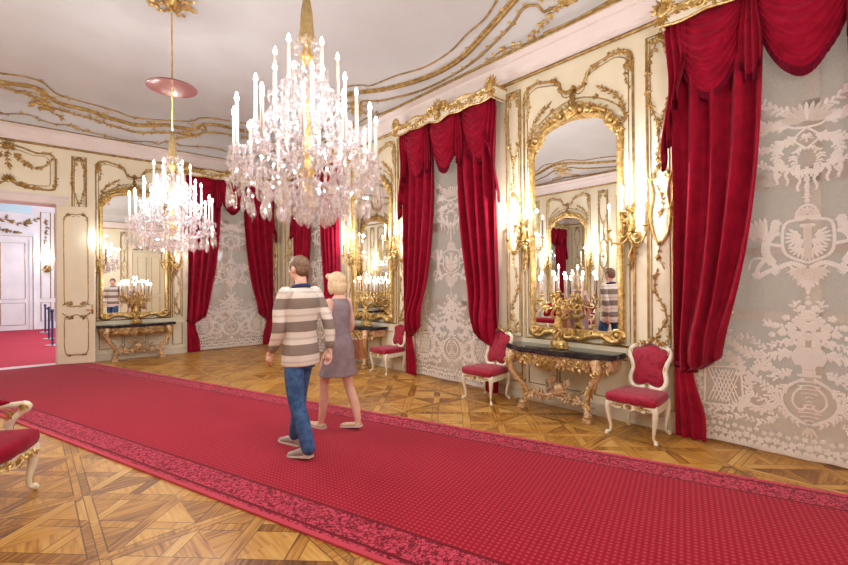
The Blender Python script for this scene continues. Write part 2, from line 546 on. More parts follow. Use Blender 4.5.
# ceiling with its cove
def cove(phi): return CO + CA * (1 - cos(phi)), ZC + .02 + CB * sin(phi)
mb = MB(); NP = 14
for k in range(NP + 1):
    o, z = cove(pi / 2 * k / NP)
    for x, y in ((XL + o, YN + o), (XW - o, YN + o), (XW - o, YW - o), (XL + o, YW - o)): mb.v.append((x, y, z))
for k in range(NP):
    for i in range(4):
        j = (i + 1) % 4; mb.f.append((k * 4 + i, (k + 1) * 4 + i, (k + 1) * 4 + j, k * 4 + j))
mb.f.append(tuple(NP * 4 + i for i in (3, 2, 1, 0)))
me_ceiling = mb.build('ceiling', 'ceil', auto=40)
ceiling = struct(me_ceiling, 'pale plaster ceiling with curved cove and gilded stucco', 'ceiling')

# cornice swept round the room
prof = [(0, ZG + .02), (.035, ZG + .02), (.04, ZG + .06), (.06, ZG + .07), (.07, ZG + .10), (.10, ZG + .14), (.155, ZG + .19), (.16, ZG + .20), (.16, ZG + .225), (.215, ZG + .25), (.235, ZG + .262), (.235, ZG + .29), (.19, ZG + .30), (0, ZG + .31)]
mb = MB()
for o, z in prof:
    for x, y in ((XL + o, YN + o), (XW - o, YN + o), (XW - o, YW - o), (XL + o, YW - o)): mb.v.append((x, y, z))
for k in range(len(prof) - 1):
    for i in range(4):
        j = (i + 1) % 4; mb.f.append((k * 4 + i, k * 4 + j, (k + 1) * 4 + j, (k + 1) * 4 + i))
struct(mb.build('trim_1', 'white', auto=25), 'pinkish white cornice moulding round the room', 'cornice')
mb = MB()
for z, o, r in ((ZG, .012, .026), (ZG + .285, .238, .012)):
    mb.tube([(XL + o, YN + o, z), (XW - o, YN + o, z), (XW - o, YW - o, z), (XL + o, YW - o, z)], r, 6, closed=True)
struct(mb.build('trim_2', 'gilt_line', smooth=True), 'gilded fillet running under the cornice', 'moulding')

# baseboards with gaps at windows and the door
def base_run(name, w, runs, lab):
    mb = MB()
    for a, b in runs:
        m0 = FR[w]((a + b) / 2); mb.xf = m0; L = abs(b - a) / 2
        mb.box(-L, L, 0, .022, 0, .13); mb.box(-L, L, .022, .012 + .022, 0, .03); mb.box(-L, L, 0, .03, .118, .138)
    return struct(mb.build(name, 'base'), lab, 'baseboard')
base_run('baseboard_right', 'R', [(YN, WIN_R[0] - OPW), (WIN_R[0] + OPW, WIN_R[1] - OPW), (WIN_R[1] + OPW, WIN_R[2] - OPW), (WIN_R[2] + OPW, YW)], 'cream baseboard along the window wall')
base_run('baseboard_far', 'E', [(XL, DX0 - .13), (DX1 + .13, WIN_E - OPW), (WIN_E + OPW, XW)], 'cream baseboard along the end wall')
base_run('baseboard_left', 'L', [(YN, YW)], 'cream baseboard along the wall opposite the windows')

# ---------------------------------------------------------------- windows behind the lace
def window(name, w, s, lab):
    mb = MB(FR[w](s)); y0, y1 = -.34, -.27      # set back in the wall
    for x0, x1, z0, z1 in ((-OPW, -OPW + .1, .0, OPH), (OPW - .1, OPW, .0, OPH), (-OPW + .1, OPW - .1, 0, .62), (-OPW + .1, OPW - .1, OPH - .1, OPH), (-.06, .06, .62, OPH - .1),
                           (-OPW + .1, OPW - .1, 2.52, 2.66), (-OPW + .1, OPW - .1, 1.22, 1.30), (-OPW + .1, OPW - .1, 3.2, 3.28), (-OPW + .1, OPW - .1, 1.86, 1.93)):
        mb.box(x0, x1, y0, y1, z0, z1)
    for x0, x1 in ((-.74, -.12), (.12, .74)):
        mb.box(x0, x1, y1, y1 + .02, .14, .5)
    o = struct(mb.build(name, 'greige'), lab, 'window')
    mb = MB(FR[w](s)); mb.v += [(-OPW + .1, y0 + .03, .62), (OPW - .1, y0 + .03, .62), (OPW - .1, y0 + .03, OPH - .1), (-OPW + .1, y0 + .03, OPH - .1)]; mb.v = [tuple(mb.xf @ V(p)) for p in mb.v]; mb.f = [(0, 1, 2, 3)]
    mb.build('pane', 'pane', o)
    mb = MB(FR[w](s)); mb.box(-OPW - .02, OPW + .02, -.34, -.12, .0, .05)
    mb.build('window_sill', 'greige', o)
    return o
window('window_1', 'E', WIN_E, 'window of the end wall behind its lace curtain')
window('window_2', 'R', WIN_R[2], 'window of the long wall nearest the far corner')
window('window_3', 'R', WIN_R[1], 'middle window of the long wall behind its lace curtain')
window('window_4', 'R', WIN_R[0], 'nearest window of the long wall behind its lace curtain')

# ---------------------------------------------------------------- doorway, open leaf, next room
mb = MB(FR['E']((DX0 + DX1) / 2)); hw = (DX1 - DX0) / 2
for sgn in (-1, 1):
    a, b = sorted((sgn * hw, sgn * (hw + .13)))
    mb.box(a, b, -.02, .03, 0, DH + .13); c, d = sorted((sgn * (hw + .10), sgn * (hw + .14))); mb.box(c, d, .0, .045, 0, DH + .13)
    c, d = sorted((sgn * hw, sgn * (hw - .012))); mb.box(c, d, -.5, .03, 0, DH)
mb.box(-hw - .14, hw + .14, -.02, .035, DH, DH + .13); mb.box(-hw - .18, hw + .18, 0, .07, DH + .13, DH + .17); mb.box(-hw, hw, -.5, 0, DH - .012, DH)
struct(mb.build('trim_3', 'white'), 'pale frame round the open doorway', 'door frame')

def door_leaf(name, loc, rz, lab, Wd=.63, H=3.23, sgn=1):
    """hinge at the origin, leaf along +x"""
    mb = MB(); mb.box(0, Wd, -.022, .022, .02, H)
    for f in (-1, 1):
        for z0, z1 in ((.18, 1.0), (1.16, 3.06)):
            a, b = sorted((f * .022, f * .03)); mb.box(.12, Wd - .12, a, b, z0 + .04, z1 - .04)
    o = struct(mb.build(name, 'cream'), lab, 'door'); o.location = loc; o.rotation_euler = (0, 0, rz)
    for f in (-1, 1):
        mb = MB(Matrix.Rotation(0 if f > 0 else pi, 4, 'Z') @ Matrix.Translation((0 if f > 0 else -Wd, 0, 0)))
        c = Wd / 2
        def P(pts): return [(c + x, z) for x, z in pts]
        up = sym([(0, 1.20), (.08, 1.17), (.13, 1.24), (.19, 1.22), (.2, 1.4), (.2, 2.9), (.19, 3.02), (.12, 3.05), (.06, 3.08), (0, 3.06)])
        lo = sym([(0, .2), (.14, .19), (.19, .27), (.2, .38), (.2, .85), (.19, .94), (.12, .93), (.06, 1.0), (0, 1.02)])
        for q in (up, lo):
            mb.wire(P(q), .010, .026, 5, closed=True)
            mb.wire([(c + x * .72, (z - 2.1) * .955 + 2.1 if q is up else (z - .6) * .86 + .6) for x, z in q], .005, .024, 4, closed=True)
        for sx in (-1, 1):
            mb.scroll(c + sx * .14, 1.22, .05, pi / 2, 1.0, .011, .03, sx); mb.spray(P([(sx * .05, 1.20), (sx * .13, 1.27), (sx * .19, 1.24)]), 4, .06, .028, 3)
            mb.spray(P([(sx * .04, 1.01), (sx * .12, .95), (sx * .2, 1.02)]), 4, .06, .028, 5)
            mb.spray(P([(sx * .06, 3.07), (sx * .16, 3.05), (sx * .19, 2.96)]), 4, .055, .028, 6)
            mb.spray(P([(sx * .06, .2), (sx * .16, .2), (sx * .19, .3)]), 4, .055, .028, 7)
        mb.build('gilt_moulding', 'gilt_line', o, auto=50)
    mb = MB()
    for f in (-1, 1):
        mb.box(Wd - .06, Wd - .03, *sorted((f * .022, f * .032)), 1.02, 1.22)
        mb.ball((Wd - .045, f * .06, 1.12), (.014, .03, .014), 8, 6)
        mb.tube([(Wd - .045, f * .07, 1.12), (Wd - .09, f * .075, 1.11), (Wd - .14, f * .07, 1.12)], .009, 6)
    mb.build('door_handle', 'brass', o, smooth=True)
    return o
door_leaf('door_1', (DX1 + .005, YW - .045, 0), -math.radians(19), 'cream door leaf with gilded panels standing open beside the doorway')
door_leaf('door_2', (DX0 - .005, YW - .045, 0), pi + math.radians(19), 'other open door leaf on the far side of the doorway')

# next room
NY = 22.0; NX0, NX1 = -6.0, 3.4
mb = MB(); mb.box(NX0, NX1, YW + .02, NY + .2, -.1, -.002)
struct(mb.build('floor_next_room', 'carpet_next'), 'red carpeted floor of the next room', 'floor')
mb = MB(); mb.box(NX0, NX1, NY, NY + .2, 0, 5.0)
wall_next = struct(mb.build('wall_next_room', 'next'), 'white far wall of the next room', 'wall')
mb = MB()
mb.box(NX1, NX1 + .2, YW + TH, NY, 0, 5.0)
struct(mb.build('wall_next_room_right', 'next'), 'white side wall of the next room', 'wall')
mb = MB(); mb.box(NX0 - .2, NX0, YW + TH, NY, 0, 5.0)
struct(mb.build('wall_next_room_left', 'next'), 'white side wall of the next room away from the windows', 'wall')
mb = MB(); mb.box(NX0, NX1, YW + .02, NY, 5.0, 5.1)
struct(mb.build('ceiling_next_room', 'next'), 'white ceiling of the next room', 'ceiling')
# tall white double door at the end of the enfilade, its frame and gilt
def far_door(name, w, s, lab, hw=.78, H=3.1, fr='next', y=0.0, F=None):
    F = F or FR[w](s)
    mb = MB(F)
    for sx in (-1, 1):
        a, b = sorted((sx * .006, sx * hw)); mb.box(a, b, 0, .04, .01, H)
        for z0, z1 in ((.2, 1.0), (1.15, H - .15)):
            a, b = sorted((sx * .12, sx * (hw - .12))); mb.box(a, b, .04, .05, z0, z1)
        a, b = sorted((sx * hw, sx * (hw + .13))); mb.box(a, b, 0, .07, 0, H + .13)
    mb.box(-hw, hw, 0, .07, H, H + .13); mb.box(-hw - .17, hw + .17, 0, .1, H + .13, H + .18)
    o = struct(mb.build(name, fr), lab, 'door')
    mb = MB(F)
    for sx in (-1, 1):
        for z0, z1 in ((.2, 1.0), (1.15, H - .15)):
            mb.wire([(sx * .12, z0), (sx * (hw - .12), z0), (sx * (hw - .12), z1), (sx * .12, z1)], .012, .052, 5, closed=True)
    mb.wire([(-hw - .1, 0), (-hw - .1, H + .1), (hw + .1, H + .1), (hw + .1, 0)], .012, .075, 5)
    mb.shell(0, H + .28, .22, pi / 2, 2.6, 7, .03); mb.spray([(.1, H + .3), (.4, H + .26), (.6, H + .24)], 5, .12, .02, 2); mb.spray([(-.1, H + .3), (-.4, H + .26), (-.6, H + .24)], 5, .12, .02, 3)
    mb.build('gilt_moulding', 'gilt_line', o, auto=50)
    return o
far_door('door_3', None, 0, 'tall white double door at the far end of the next room', hw=.9, H=3.35, F=Matrix.Translation((-.88, NY, 0)) @ Matrix.Rotation(pi, 4, 'Z'))
far_door('door_4', 'N', 3.95, 'cream double door in the wall behind the camera', hw=.6, H=3.2, fr='cream')
mb = MB(Matrix.Translation((0, NY, 0)) @ Matrix.Rotation(pi, 4, 'Z'))
for x0, x1 in ((-.34, -.62), (-.74, -1.3)):
    for z0, z1 in ((.3, 1.0), (1.15, 4.4)):
        mb.wire([(x0, z0), (x1, z0), (x1, z1), (x0, z1)], .014, .01, 5, closed=True)
mb.spray([(1.6, 4.1), (1.1, 3.85), (.6, 4.05), (.2, 3.9), (-.2, 4.1)], 12, .2, .02, 4)
mb.spray([(-.48, 4.2), (-.52, 3.8), (-.46, 3.3)], 7, .12, .02, 4)
mb.build('gilt_moulding', 'gilt_line', wall_next, auto=50)
# window of the next room gives the daylight on its white walls
al = bpy.data.lights.new('daylight', 'AREA'); al.shape = 'RECTANGLE'; al.size = 1.8; al.size_y = 3.6; al.energy = 84; al.color = (.78, .96, 1.0)
for yy in (14.2, 18.0):
    lo = bpy.data.objects.new('daylight', al); COL.objects.link(lo); lo.location = (NX1 - .05, yy, 2.4); lo.rotation_euler = (0, pi / 2, 0)
mb = MB(); mb.box(DX0, DX1, YW - .02, YW + .30, -.01, .012)
struct(mb.build('trim_4', 'threshold'), 'pale threshold strip in the doorway', 'threshold')

# ================================================================== GILDED PANELLING (children of the walls)
def rect(mb, x0, x1, z0, z1, r=.011, y=.006, cut=.0):
    if cut: pts = [(x0 + cut, z0), (x1 - cut, z0), (x1 - cut, z0 + cut), (x1, z0 + cut), (x1, z1 - cut), (x1 - cut, z1 - cut), (x1 - cut, z1), (x0 + cut, z1), (x0 + cut, z1 - cut), (x0, z1 - cut), (x0, z0 + cut), (x0 + cut, z0 + cut)]
    else: pts = [(x0, z0), (x1, z0), (x1, z1), (x0, z1)]
    mb.wire(pts, r, y, 5, closed=True)

def narrow_panel(wall, w, s, hw, seed=0):
    F = FR[w](s)
    mb = MB(F); rect(mb, -hw, hw, .86, 4.30, .013, .008); rect(mb, -hw, hw, .22, .72, .010, .006)
    if hw > .09: rect(mb, -hw + .035, hw - .035, .90, 4.26, .006, .004)
    mb.build('gilt_moulding', 'gilt_line', wall, auto=50)
    a = min(hw, .15)
    mb = MB(F)   # festoon at the top
    mb.shell(0, 4.22, .10, pi / 2, 2.6, 7, .012); mb.flower(0, 4.24, .05, .03)
    for sx in (-1, 1):
        mb.scroll(sx * a * .6, 4.25, .05, pi / 2 + sx * pi / 2, .9, .012, .015, sx)
        mb.spray([(sx * .03, 4.2), (sx * a * .85, 4.02), (sx * a * .9, 3.7), (sx * a * .45, 3.45), (sx * .01, 3.32)], 14, .062, .008, seed + (sx > 0), .007)
    mb.spray([(0, 3.34), (.015, 3.2), (-.01, 2.98)], 5, .05, .008, seed + 5, .006)
    mb.build('gilt_festoon', 'gilt', wall, auto=50)
    mb = MB(F)   # lyre cartouche in the middle
    mb.spray([(0, 2.82), (.03, 2.95), (0, 3.06)], 4, .06, .01, seed + 2, .006)
    for sx in (-1, 1):
        pts = smooth2([(sx * .015, 2.84), (sx * a * .75, 2.74), (sx * a * .55, 2.56), (sx * a * .8, 2.34), (sx * a * .55, 2.12), (sx * .015, 2.02)], 5)
        mb.wire(pts, .014, .016, 6); mb.scroll(sx * a * .6, 2.76, .04, 0 if sx > 0 else pi, 1.0, .012, .02, -sx)
        mb.spray([(sx * a * .6, 2.5), (sx * a * .9, 2.4), (sx * a * .75, 2.2)], 4, .055, .02, seed + 3, .005)
    mb.shell(0, 2.82, .07, pi / 2, 2.6, 6, .014); mb.shell(0, 2.04, .06, -pi / 2, 2.2, 5, .014)
    mb.spray([(.02, 2.3), (-.03, 2.45), (.02, 2.62)], 6, .05, .006, seed + 9, .005)
    mb.spray([(0, 2.0), (.02, 1.9), (-.02, 1.78)], 3, .05, .008, seed + 8, .006)
    mb.build('gilt_cartouche', 'gilt', wall, auto=50)
    mb = MB(F)   # climbing spray below
    sx = 1 if seed % 2 else -1
    mb.spray([(sx * a * .6, .92), (sx * a * .2, 1.05), (-sx * a * .45, 1.2), (0, 1.38), (sx * a * .5, 1.52), (sx * a * .3, 1.7)], 14, .06, .008, seed + 6, .008)
    mb.spray([(sx * a * .6, .92), (-sx * a * .5, .96), (-sx * a * .6, 1.1)], 4, .05, .008, seed + 7, .008)
    mb.build('gilt_spray', 'gilt', wall, auto=50)

def mirror_panel(wall, w, s, hw=.76, mz=3.8, seed=0):
    F = FR[w](s)
    mb = MB(F)
    top = smooth2([(hw, 4.12), (hw - .03, 4.23), (hw - .16, 4.29), (hw * .6, 4.27), (hw * .42, 4.24), (hw * .26, 4.18), (hw * .22, 4.06), (hw * .1, 4.02), (0, 4.08)], 4)
    out = [(hw, .86)] + top
    full = arch(out)
    mb.wire(full + [(-hw, .86)], .014, .008, 6)
    inn = [(x * .93, z - .06 if z > 1 else z + .04) for x, z in out]
    mb.wire(arch(inn), .006, .005, 4)
    mb.wire([(-hw, .86), (hw, .86)], .012, .008, 5)
    for k in range(3):
        a = -hw + .03 + k * (2 * hw - .06) / 3
        rect(mb, a + .02, a + (2 * hw - .06) / 3 - .02, .24, .70, .009, .005)
    mb.build('gilt_moulding', 'gilt_line', wall, auto=50)
    mb = MB(F)
    for sx in (-1, 1):
        mb.spray([(sx * (hw - .02), 4.0), (sx * (hw - .04), 4.2), (sx * (hw - .2), 4.29), (sx * hw * .55, 4.26)], 9, .07, .014, seed + (sx > 0), .008)
        mb.spray([(sx * hw * .5, 4.25), (sx * hw * .3, 4.2), (sx * hw * .2, 4.05), (sx * .02, 4.03)], 7, .065, .014, seed + 2 + (sx > 0), .009)
        mb.spray([(sx * (hw - .05), 4.2), (sx * (hw - .09), 4.0), (sx * (hw - .05), 3.86)], 5, .055, .006, seed + 4, .005)
    mb.shell(0, 4.04, .09, -pi / 2, 2.8, 7, .012); mb.spray([(0, 4.0), (.015, 3.93), (0, 3.86)], 3, .06, .01, seed, .006)
    mb.build('gilt_crest', 'gilt', wall, auto=50)
    mb = MB(F)   # sprays beside the mirror head and the arched line above it
    for sx in (-1, 1):
        mb.spray([(sx * (hw - .10), mz - .38), (sx * (hw - .10), mz - .2), (sx * (hw - .2), mz - .02), (sx * (hw - .38), mz + .12)], 12, .075, .008, seed + 7 + (sx > 0), .008)
    ln = smooth2([(hw - .08, mz - .36), (hw - .12, mz - .22), (hw - .24, mz - .10), (hw * .45, mz), (hw * .2, mz + .07), (0, mz + .09)], 4)
    mb.wire(arch(ln), .009, .008, 5)
    mb.flower(0, mz + .1, .05, .01); mb.flower(.3, mz + .03, .04, .01); mb.flower(-.3, mz + .03, .04, .01)
    mb.build('gilt_spray', 'gilt', wall, auto=50)

def pil(wall, w, xs, z0=.2, z1=4.38):
    mb = MB(FR[w](0))
    for x in xs: mb.wire([(x, z0), (x, z1)], .013, .006, 5)
    mb.build('gilt_moulding', 'gilt_line', wall, auto=50)

# long window wall
for s, hw, sd in ((1.86, .13, 1), (3.80, .12, 2), (6.33, .11, 3), (8.12, .12, 4), (11.0, .30, 5), (-1.2, .2, 6)):
    narrow_panel(wall_right, 'R', s, hw, sd)
for k, s in enumerate(MIR_R): mirror_panel(wall_right, 'R', s, .74, 3.82, 10 * k)
# end wall
for s, hw, sd in ((.79, .115, 11), (2.61, .10, 12), (4.99, .07, 13)):
    narrow_panel(wall_far, 'E', s, hw, sd)
mirror_panel(wall_far, 'E', MIR_E, .70, 3.78, 31)
# overdoor panel
F = FR['E']((DX0 + DX1) / 2)
mb = MB(F)
ov = sym([(0, 3.68), (.12, 3.58), (.3, 3.54), (.6, 3.54), (.68, 3.56), (.70, 3.64), (.70, 4.16), (.66, 4.22), (.6, 4.27), (.4, 4.25), (.2, 4.32), (0, 4.36)])
mb.wire(ov, .018, .012, 6, closed=True); mb.wire([(x * .88, (z - 3.95) * .82 + 3.95) for x, z in ov], .006, .006, 4, closed=True)
mb.build('gilt_moulding', 'gilt_line', wall_far, auto=50)
mb = MB(F)
mb.shell(0, 4.3, .14, pi / 2, 4.5, 10, .02); mb.shell(0, 3.64, .15, pi / 2, 2.6, 8, .02); mb.flower(0, 4.3, .07, .04)
for sx in (-1, 1):
    mb.spray([(sx * .08, 4.2), (sx * .28, 3.98), (sx * .48, 3.96), (sx * .62, 4.14)], 12, .085, .008, 21 + sx, .008)
    mb.spray([(sx * .1, 3.62), (sx * .3, 3.56), (sx * .5, 3.55)], 6, .08, .016, 25 + sx, .009)
    mb.spray([(sx * .64, 3.56), (sx * .7, 3.66), (sx * .7, 3.8)], 4, .07, .016, 27 + sx, .008)
    mb.spray([(sx * .45, 4.26), (sx * .62, 4.28), (sx * .7, 4.16)], 5, .07, .016, 29 + sx, .008)
mb.spray([(0, 4.24), (.02, 4.1), (-.01, 3.92)], 5, .08, .01, 33, .007)
mb.build('gilt_spray', 'gilt', wall_far, auto=50)
# opposite wall (seen in the mirrors)
for k, s in enumerate(MIR_R): mirror_panel(wall_left, 'L', s, .74, 3.82, 50 + k)
for k, s in enumerate((1.75, 4.05, 6.1, 8.4, 10.9)): narrow_panel(wall_left, 'L', s, .14, 60 + k)
for k, s in enumerate((5.08, 9.65, .4)):
    mb = MB(FR['L'](s)); o = sym([(0, .9), (.5, .86), (.6, .95), (.62, 1.2), (.62, 4.0), (.58, 4.18), (.4, 4.2), (.2, 4.3), (0, 4.26)])
    mb.wire(o, .014, .008, 5, closed=True); rect(mb, -.6, .6, .22, .7)
    for sx in (-1, 1): mb.spray([(sx * .2, 4.25), (sx * .5, 4.2), (sx * .6, 4.0)], 8, .09, .012, 70 + k); mb.spray([(sx * .1, 3.9), (sx * .3, 3.75), (sx * .5, 3.85)], 8, .08, .008, 74 + k)
    mb.build('gilt_moulding', 'gilt', wall_left, auto=50)
narrow_panel(wall_near, 'N', 2.9, .15, 81); narrow_panel(wall_near, 'N', 4.85, .12, 82)

# ---------------------------------------------------------------- gilded stucco in the cove
def cpt(w, s, phi, lift=.012):
    o, z = cove(max(0.02, min(phi, pi / 2)))
    if phi > pi / 2: o += (phi - pi / 2) * .55
    nz = sin(max(phi, .02)); no = cos(min(phi, pi / 2))
    o2 = o + lift * no; z2 = z - lift * nz
    return {'R': (XW - o2, s, z2), 'E': (s, YW - o2, z2), 'L': (XL + o2, s, z2)}[w]

def cove_curve(mb, w, pts, r, lift=.01):
    P = smooth2(pts, 5); mb.tube([cpt(w, s, p, lift) for s, p in P], r, 6, up=(0, 0, 1))
    return P

def cove_leaf(mb, w, s, phi, ds, dp, wd):
    """leaf lying on the cove from (s, phi) towards (s+ds, phi+dp)"""
    a = V(cpt(w, s, phi, .008)); b = V(cpt(w, s + ds, phi + dp, .02)); m = (a + b) / 2
    q = V(cpt(w, s + ds / 2, phi + dp / 2, .05)); nrm = (q - V(cpt(w, s + ds / 2, phi + dp / 2, 0))).normalized()
    t = (b - a).cross(nrm)
    if t.length < 1e-6: return
    t = t.normalized() * wd; h = m + nrm * wd * .7
    mb.add([a, m + t, m - t, b, h], [(0, 4, 1), (0, 2, 4), (1, 4, 3), (4, 2, 3), (0, 1, 3, 2)])

def cove_leaves(mb, w, P, step, L, side, seed, wd=.025):
    rd = random.Random(seed); acc = 0
    for i in range(1, len(P)):
        acc += abs(P[i][0] - P[i - 1][0]) + abs(P[i][1] - P[i - 1][1]) * .9
        if acc > step:
            acc = 0
            for k in range(2):
                sgn = rd.choice((-1, 1)) if side == 0 else side
                cove_leaf(mb, w, P[i][0], P[i][1], rd.uniform(-.8, .8) * L, sgn * rd.uniform(.5, 1.1) * L, wd)

def cove_vine(mb, w, pts, n, L, seed, r=.008, wd=.022):
    P = cove_curve(mb, w, pts, r); rd = random.Random(seed); m = len(P) - 1
    for k in range(n):
        i = int((k + .5) / n * m); a = atan2(P[min(i + 1, m)][1] - P[max(i - 1, 0)][1], P[min(i + 1, m)][0] - P[max(i - 1, 0)][0])
        for sd in (-1, 1):
            q = a + sd * rd.uniform(.5, 1.3); l = L * rd.uniform(.7, 1.2); cove_leaf(mb, w, P[i][0], P[i][1], cos(q) * l, sin(q) * l, wd)
    q = atan2(P[m][1] - P[m - 1][1], P[m][0] - P[m - 1][0]); cove_leaf(mb, w, P[m][0], P[m][1], cos(q) * L, sin(q) * L, wd)

TR = {'T1': [(2.6, .98), (2.9, 1.0), (3.3, .98), (3.51, .90), (3.83, .77), (4.19, .71), (4.63, .60), (5.2, .58), (5.8, .70), (6.42, .77), (6.58, .86), (6.86, .97), (7.18, .94)],
      'T2': [(2.55, .86), (2.9, .88), (3.31, .78), (3.62, .68), (3.99, .56), (4.49, .40), (5.04, .36), (5.67, .44), (6.33, .60), (6.96, .82), (7.16, .84)],
      'T3': [(2.65, .36), (2.97, .43), (3.08, .45), (3.13, .59), (3.30, .63), (3.52, .51), (3.84, .39), (4.25, .25), (4.74, .16), (5.44, .16), (6.12, .30), (6.6, .43), (6.93, .59), (7.15, .48)],
      'T4': [(2.28, .09), (2.7, .05), (3.6, .05), (5.0, .05), (6.3, .05), (7.24, .16)]}
def stucco(name, par, w, segs):
    mb = MB(); mo = MB()
    for fn, sd in segs:
        for k, r in (('T1', .014), ('T2', .032), ('T3', .018), ('T4', .016)):
            P = cove_curve(mb, w, [(fn(s), p) for s, p in TR[k]], r)
            if k == 'T2': cove_leaves(mo, w, P, .13, .09, 1, sd); cove_curve(mb, w, [(fn(s), p + .045) for s, p in TR[k]], .016)
            if k == 'T3': cove_leaves(mo, w, P, .16, .07, 0, sd + 1, .018)
        # flower cluster over the mirror side, where the lines meet
        for q, (pts, n) in enumerate((([(2.72, .78), (2.84, .62), (2.80, .46), (2.98, .36), (3.16, .26), (3.34, .14)], 14), ([(2.62, .80), (2.70, .66), (2.62, .52), (2.72, .40)], 8), ([(2.72, .84), (2.56, .74), (2.44, .62)], 6),
                                      ([(7.18, .88), (7.02, .74), (7.10, .58), (6.96, .44)], 10), ([(7.18, .70), (7.20, .5), (7.08, .3), (6.8, .16)], 10), ([(3.5, .10), (3.8, .16), (4.1, .08)], 6))):
            cove_vine(mo, w, [(fn(s), p) for s, p in pts], n, .10, sd + q)
    mb.build(name, 'gilt_line', par, smooth=True); mo.build('gilt_foliage', 'gilt', par, auto=60)
stucco('gilt_stucco', ceiling, 'R', [(lambda s: s, 1), (lambda s: 14.36 - s, 7), (lambda s: 5.44 - s, 13)])
stucco('gilt_stucco', ceiling, 'L', [(lambda s: s, 21), (lambda s: 14.36 - s, 27), (lambda s: 5.44 - s, 33)])
TE = {'E1': [(-.36, 1.31), (-.05, 1.37), (.19, 1.32), (.4, 1.08), (.68, 1.02), (1.01, .99), (1.39, .93), (1.6, .86), (1.91, .9), (2.25, .99), (2.6, 1.1), (2.75, 1.2), (2.79, 1.3), (2.98, 1.42), (3.21, 1.46), (3.5, 1.5), (3.75, 1.55)],
      'E2': [(-.37, 1.06), (-.09, 1.1), (.12, 1.11), (.28, .95), (.45, .82), (.67, .8), (.94, .78), (1.18, .7), (1.44, .66), (1.7, .63), (2.03, .72), (2.28, .83), (2.52, .83), (2.86, .9), (2.93, 1.08), (3.18, 1.2), (3.63, 1.2), (3.8, 1.2)],
      'E3': [(-.37, .96), (-.19, .92), (-.03, .94), (.08, .85), (.21, .73), (.39, .66), (.72, .6), (.95, .57), (1.19, .51), (1.46, .44), (1.79, .41), (2.24, .56), (2.51, .64), (2.86, .7), (3.1, .88), (3.33, .95), (3.63, .97), (3.8, .97)],
      'E4': [(-.39, .19), (-.02, .32), (.14, .25), (.38, .18), (.69, .24), (.88, .13), (1.48, .06), (1.73, .07), (2.08, .17), (2.19, .12), (2.38, .3), (2.68, .24), (3.17, .34), (3.48, .35), (3.82, .28)]}
mb = MB(); mo = MB()
for fn, sd, lim in ((lambda s: s, 41, (-9, 9)), (lambda s: 7.66 - s, 47, (3.8, 4.75)), (lambda s: -.66 - s, 53, (-2.0, 9))):
    for k, r in (('E1', .015), ('E2', .034), ('E3', .02), ('E4', .012)):
        pts = [(fn(s), p) for s, p in TE[k] if lim[0] <= fn(s) <= lim[1]]
        if len(pts) < 3: continue
        P = cove_curve(mb, 'E', pts, r)
        if k == 'E2': cove_curve(mb, 'E', [(s, p + .045) for s, p in pts], .015)
        cove_leaves(mo, 'E', P, {'E1': .6, 'E2': .4, 'E3': .075, 'E4': .3}[k], .09, 0, sd, .022)
    rd = random.Random(sd)
    for c0, c1, n in ((.28, .95, 22), (.2, .68, 24), (.95, .76, 10), (2.03, .74, 10), (2.85, 1.0, 18), (2.8, .7, 14), (.8, .1, 6)):
        for k in range(n):
            a = rd.uniform(0, 2 * pi); L = rd.uniform(.07, .16); s0 = fn(c0 + rd.uniform(-.16, .16))
            if lim[0] < s0 < lim[1]: cove_leaf(mo, 'E', s0, c1 + rd.uniform(-.1, .1), cos(a) * L, sin(a) * L, .026)
for s0, p0, s1, p1 in ((.1, .8, .5, .42), (2.9, .72, 2.55, .5)):       # leafy branches hanging from the band
    rd = random.Random(9)
    for k in range(26):
        t = k / 26; cove_leaf(mo, 'E', s0 + (s1 - s0) * t, p0 + (p1 - p0) * t, rd.uniform(0, .16) * (1 if s1 > s0 else -1), rd.uniform(-.16, .06), .02)
mb.build('gilt_stucco', 'gilt_line', ceiling, smooth=True); mo.build('gilt_foliage', 'gilt', ceiling, auto=60)
# gilded rosettes where the chandeliers hang
for k, (cx, cy) in enumerate(CHANDELIERS[:2]):
    mb = MB(); rd = random.Random(5)
    mb.lathe([(.0, -.12), (.05, -.11), (.085, -.06), (.1, -.02), (.06, 0)], 12, (cx, cy, ZT))
    for q in range(60):
        a = 2 * pi * q / 60 + rd.uniform(-.05, .05); r0 = rd.uniform(.08, .26); L = rd.uniform(.08, .14); da = rd.uniform(-.8, .8)
        A = V((cx + cos(a) * r0, cy + sin(a) * r0, ZT - .012)); D = V((cos(a + da), sin(a + da), 0)); T = V((-D.y, D.x, 0)) * .026
        mb.add([A, A + D * L * .5 + T, A + D * L * .5 - T, A + D * L, A + D * L * .5 + V((0, 0, -.03))], [(0, 4, 1), (0, 2, 4), (1, 4, 3), (4, 2, 3), (0, 1, 3, 2)])
    mb.build('gilt_rosette', 'gilt', ceiling, auto=50)
# ================================================================== RUG
mb = MB()
ang = math.atan2(-.306, .952)          # runner direction (-.306, .952): local y; local x points to (.952, .306)
nd = V((.952, .306)); dd = V((-.306, .952))
def to_local(x, y): p = V((x, y)); return (p.dot(nd) - 2.05, p.dot(dd))
def at_v(v, Y):   # point of the line at offset v with world Y
    x = (2.05 + v - Y * .306) / .952; return to_local(x, Y)
c0 = [at_v(0, -.9), at_v(RUG_W, -.9), at_v(RUG_W, YW - .05), at_v(0, YW - .05)]
mb.slab([c0[0], c0[1], c0[2], c0[3]], .001, .016)
rug = mb.build('carpet_runner', 'rug', loc=(nd.x * 2.05, nd.y * 2.05, 0), rz=math.atan2(.306, .952))
tag(rug, 'wide crimson carpet runner with patterned borders crossing the parquet diagonally', 'carpet')

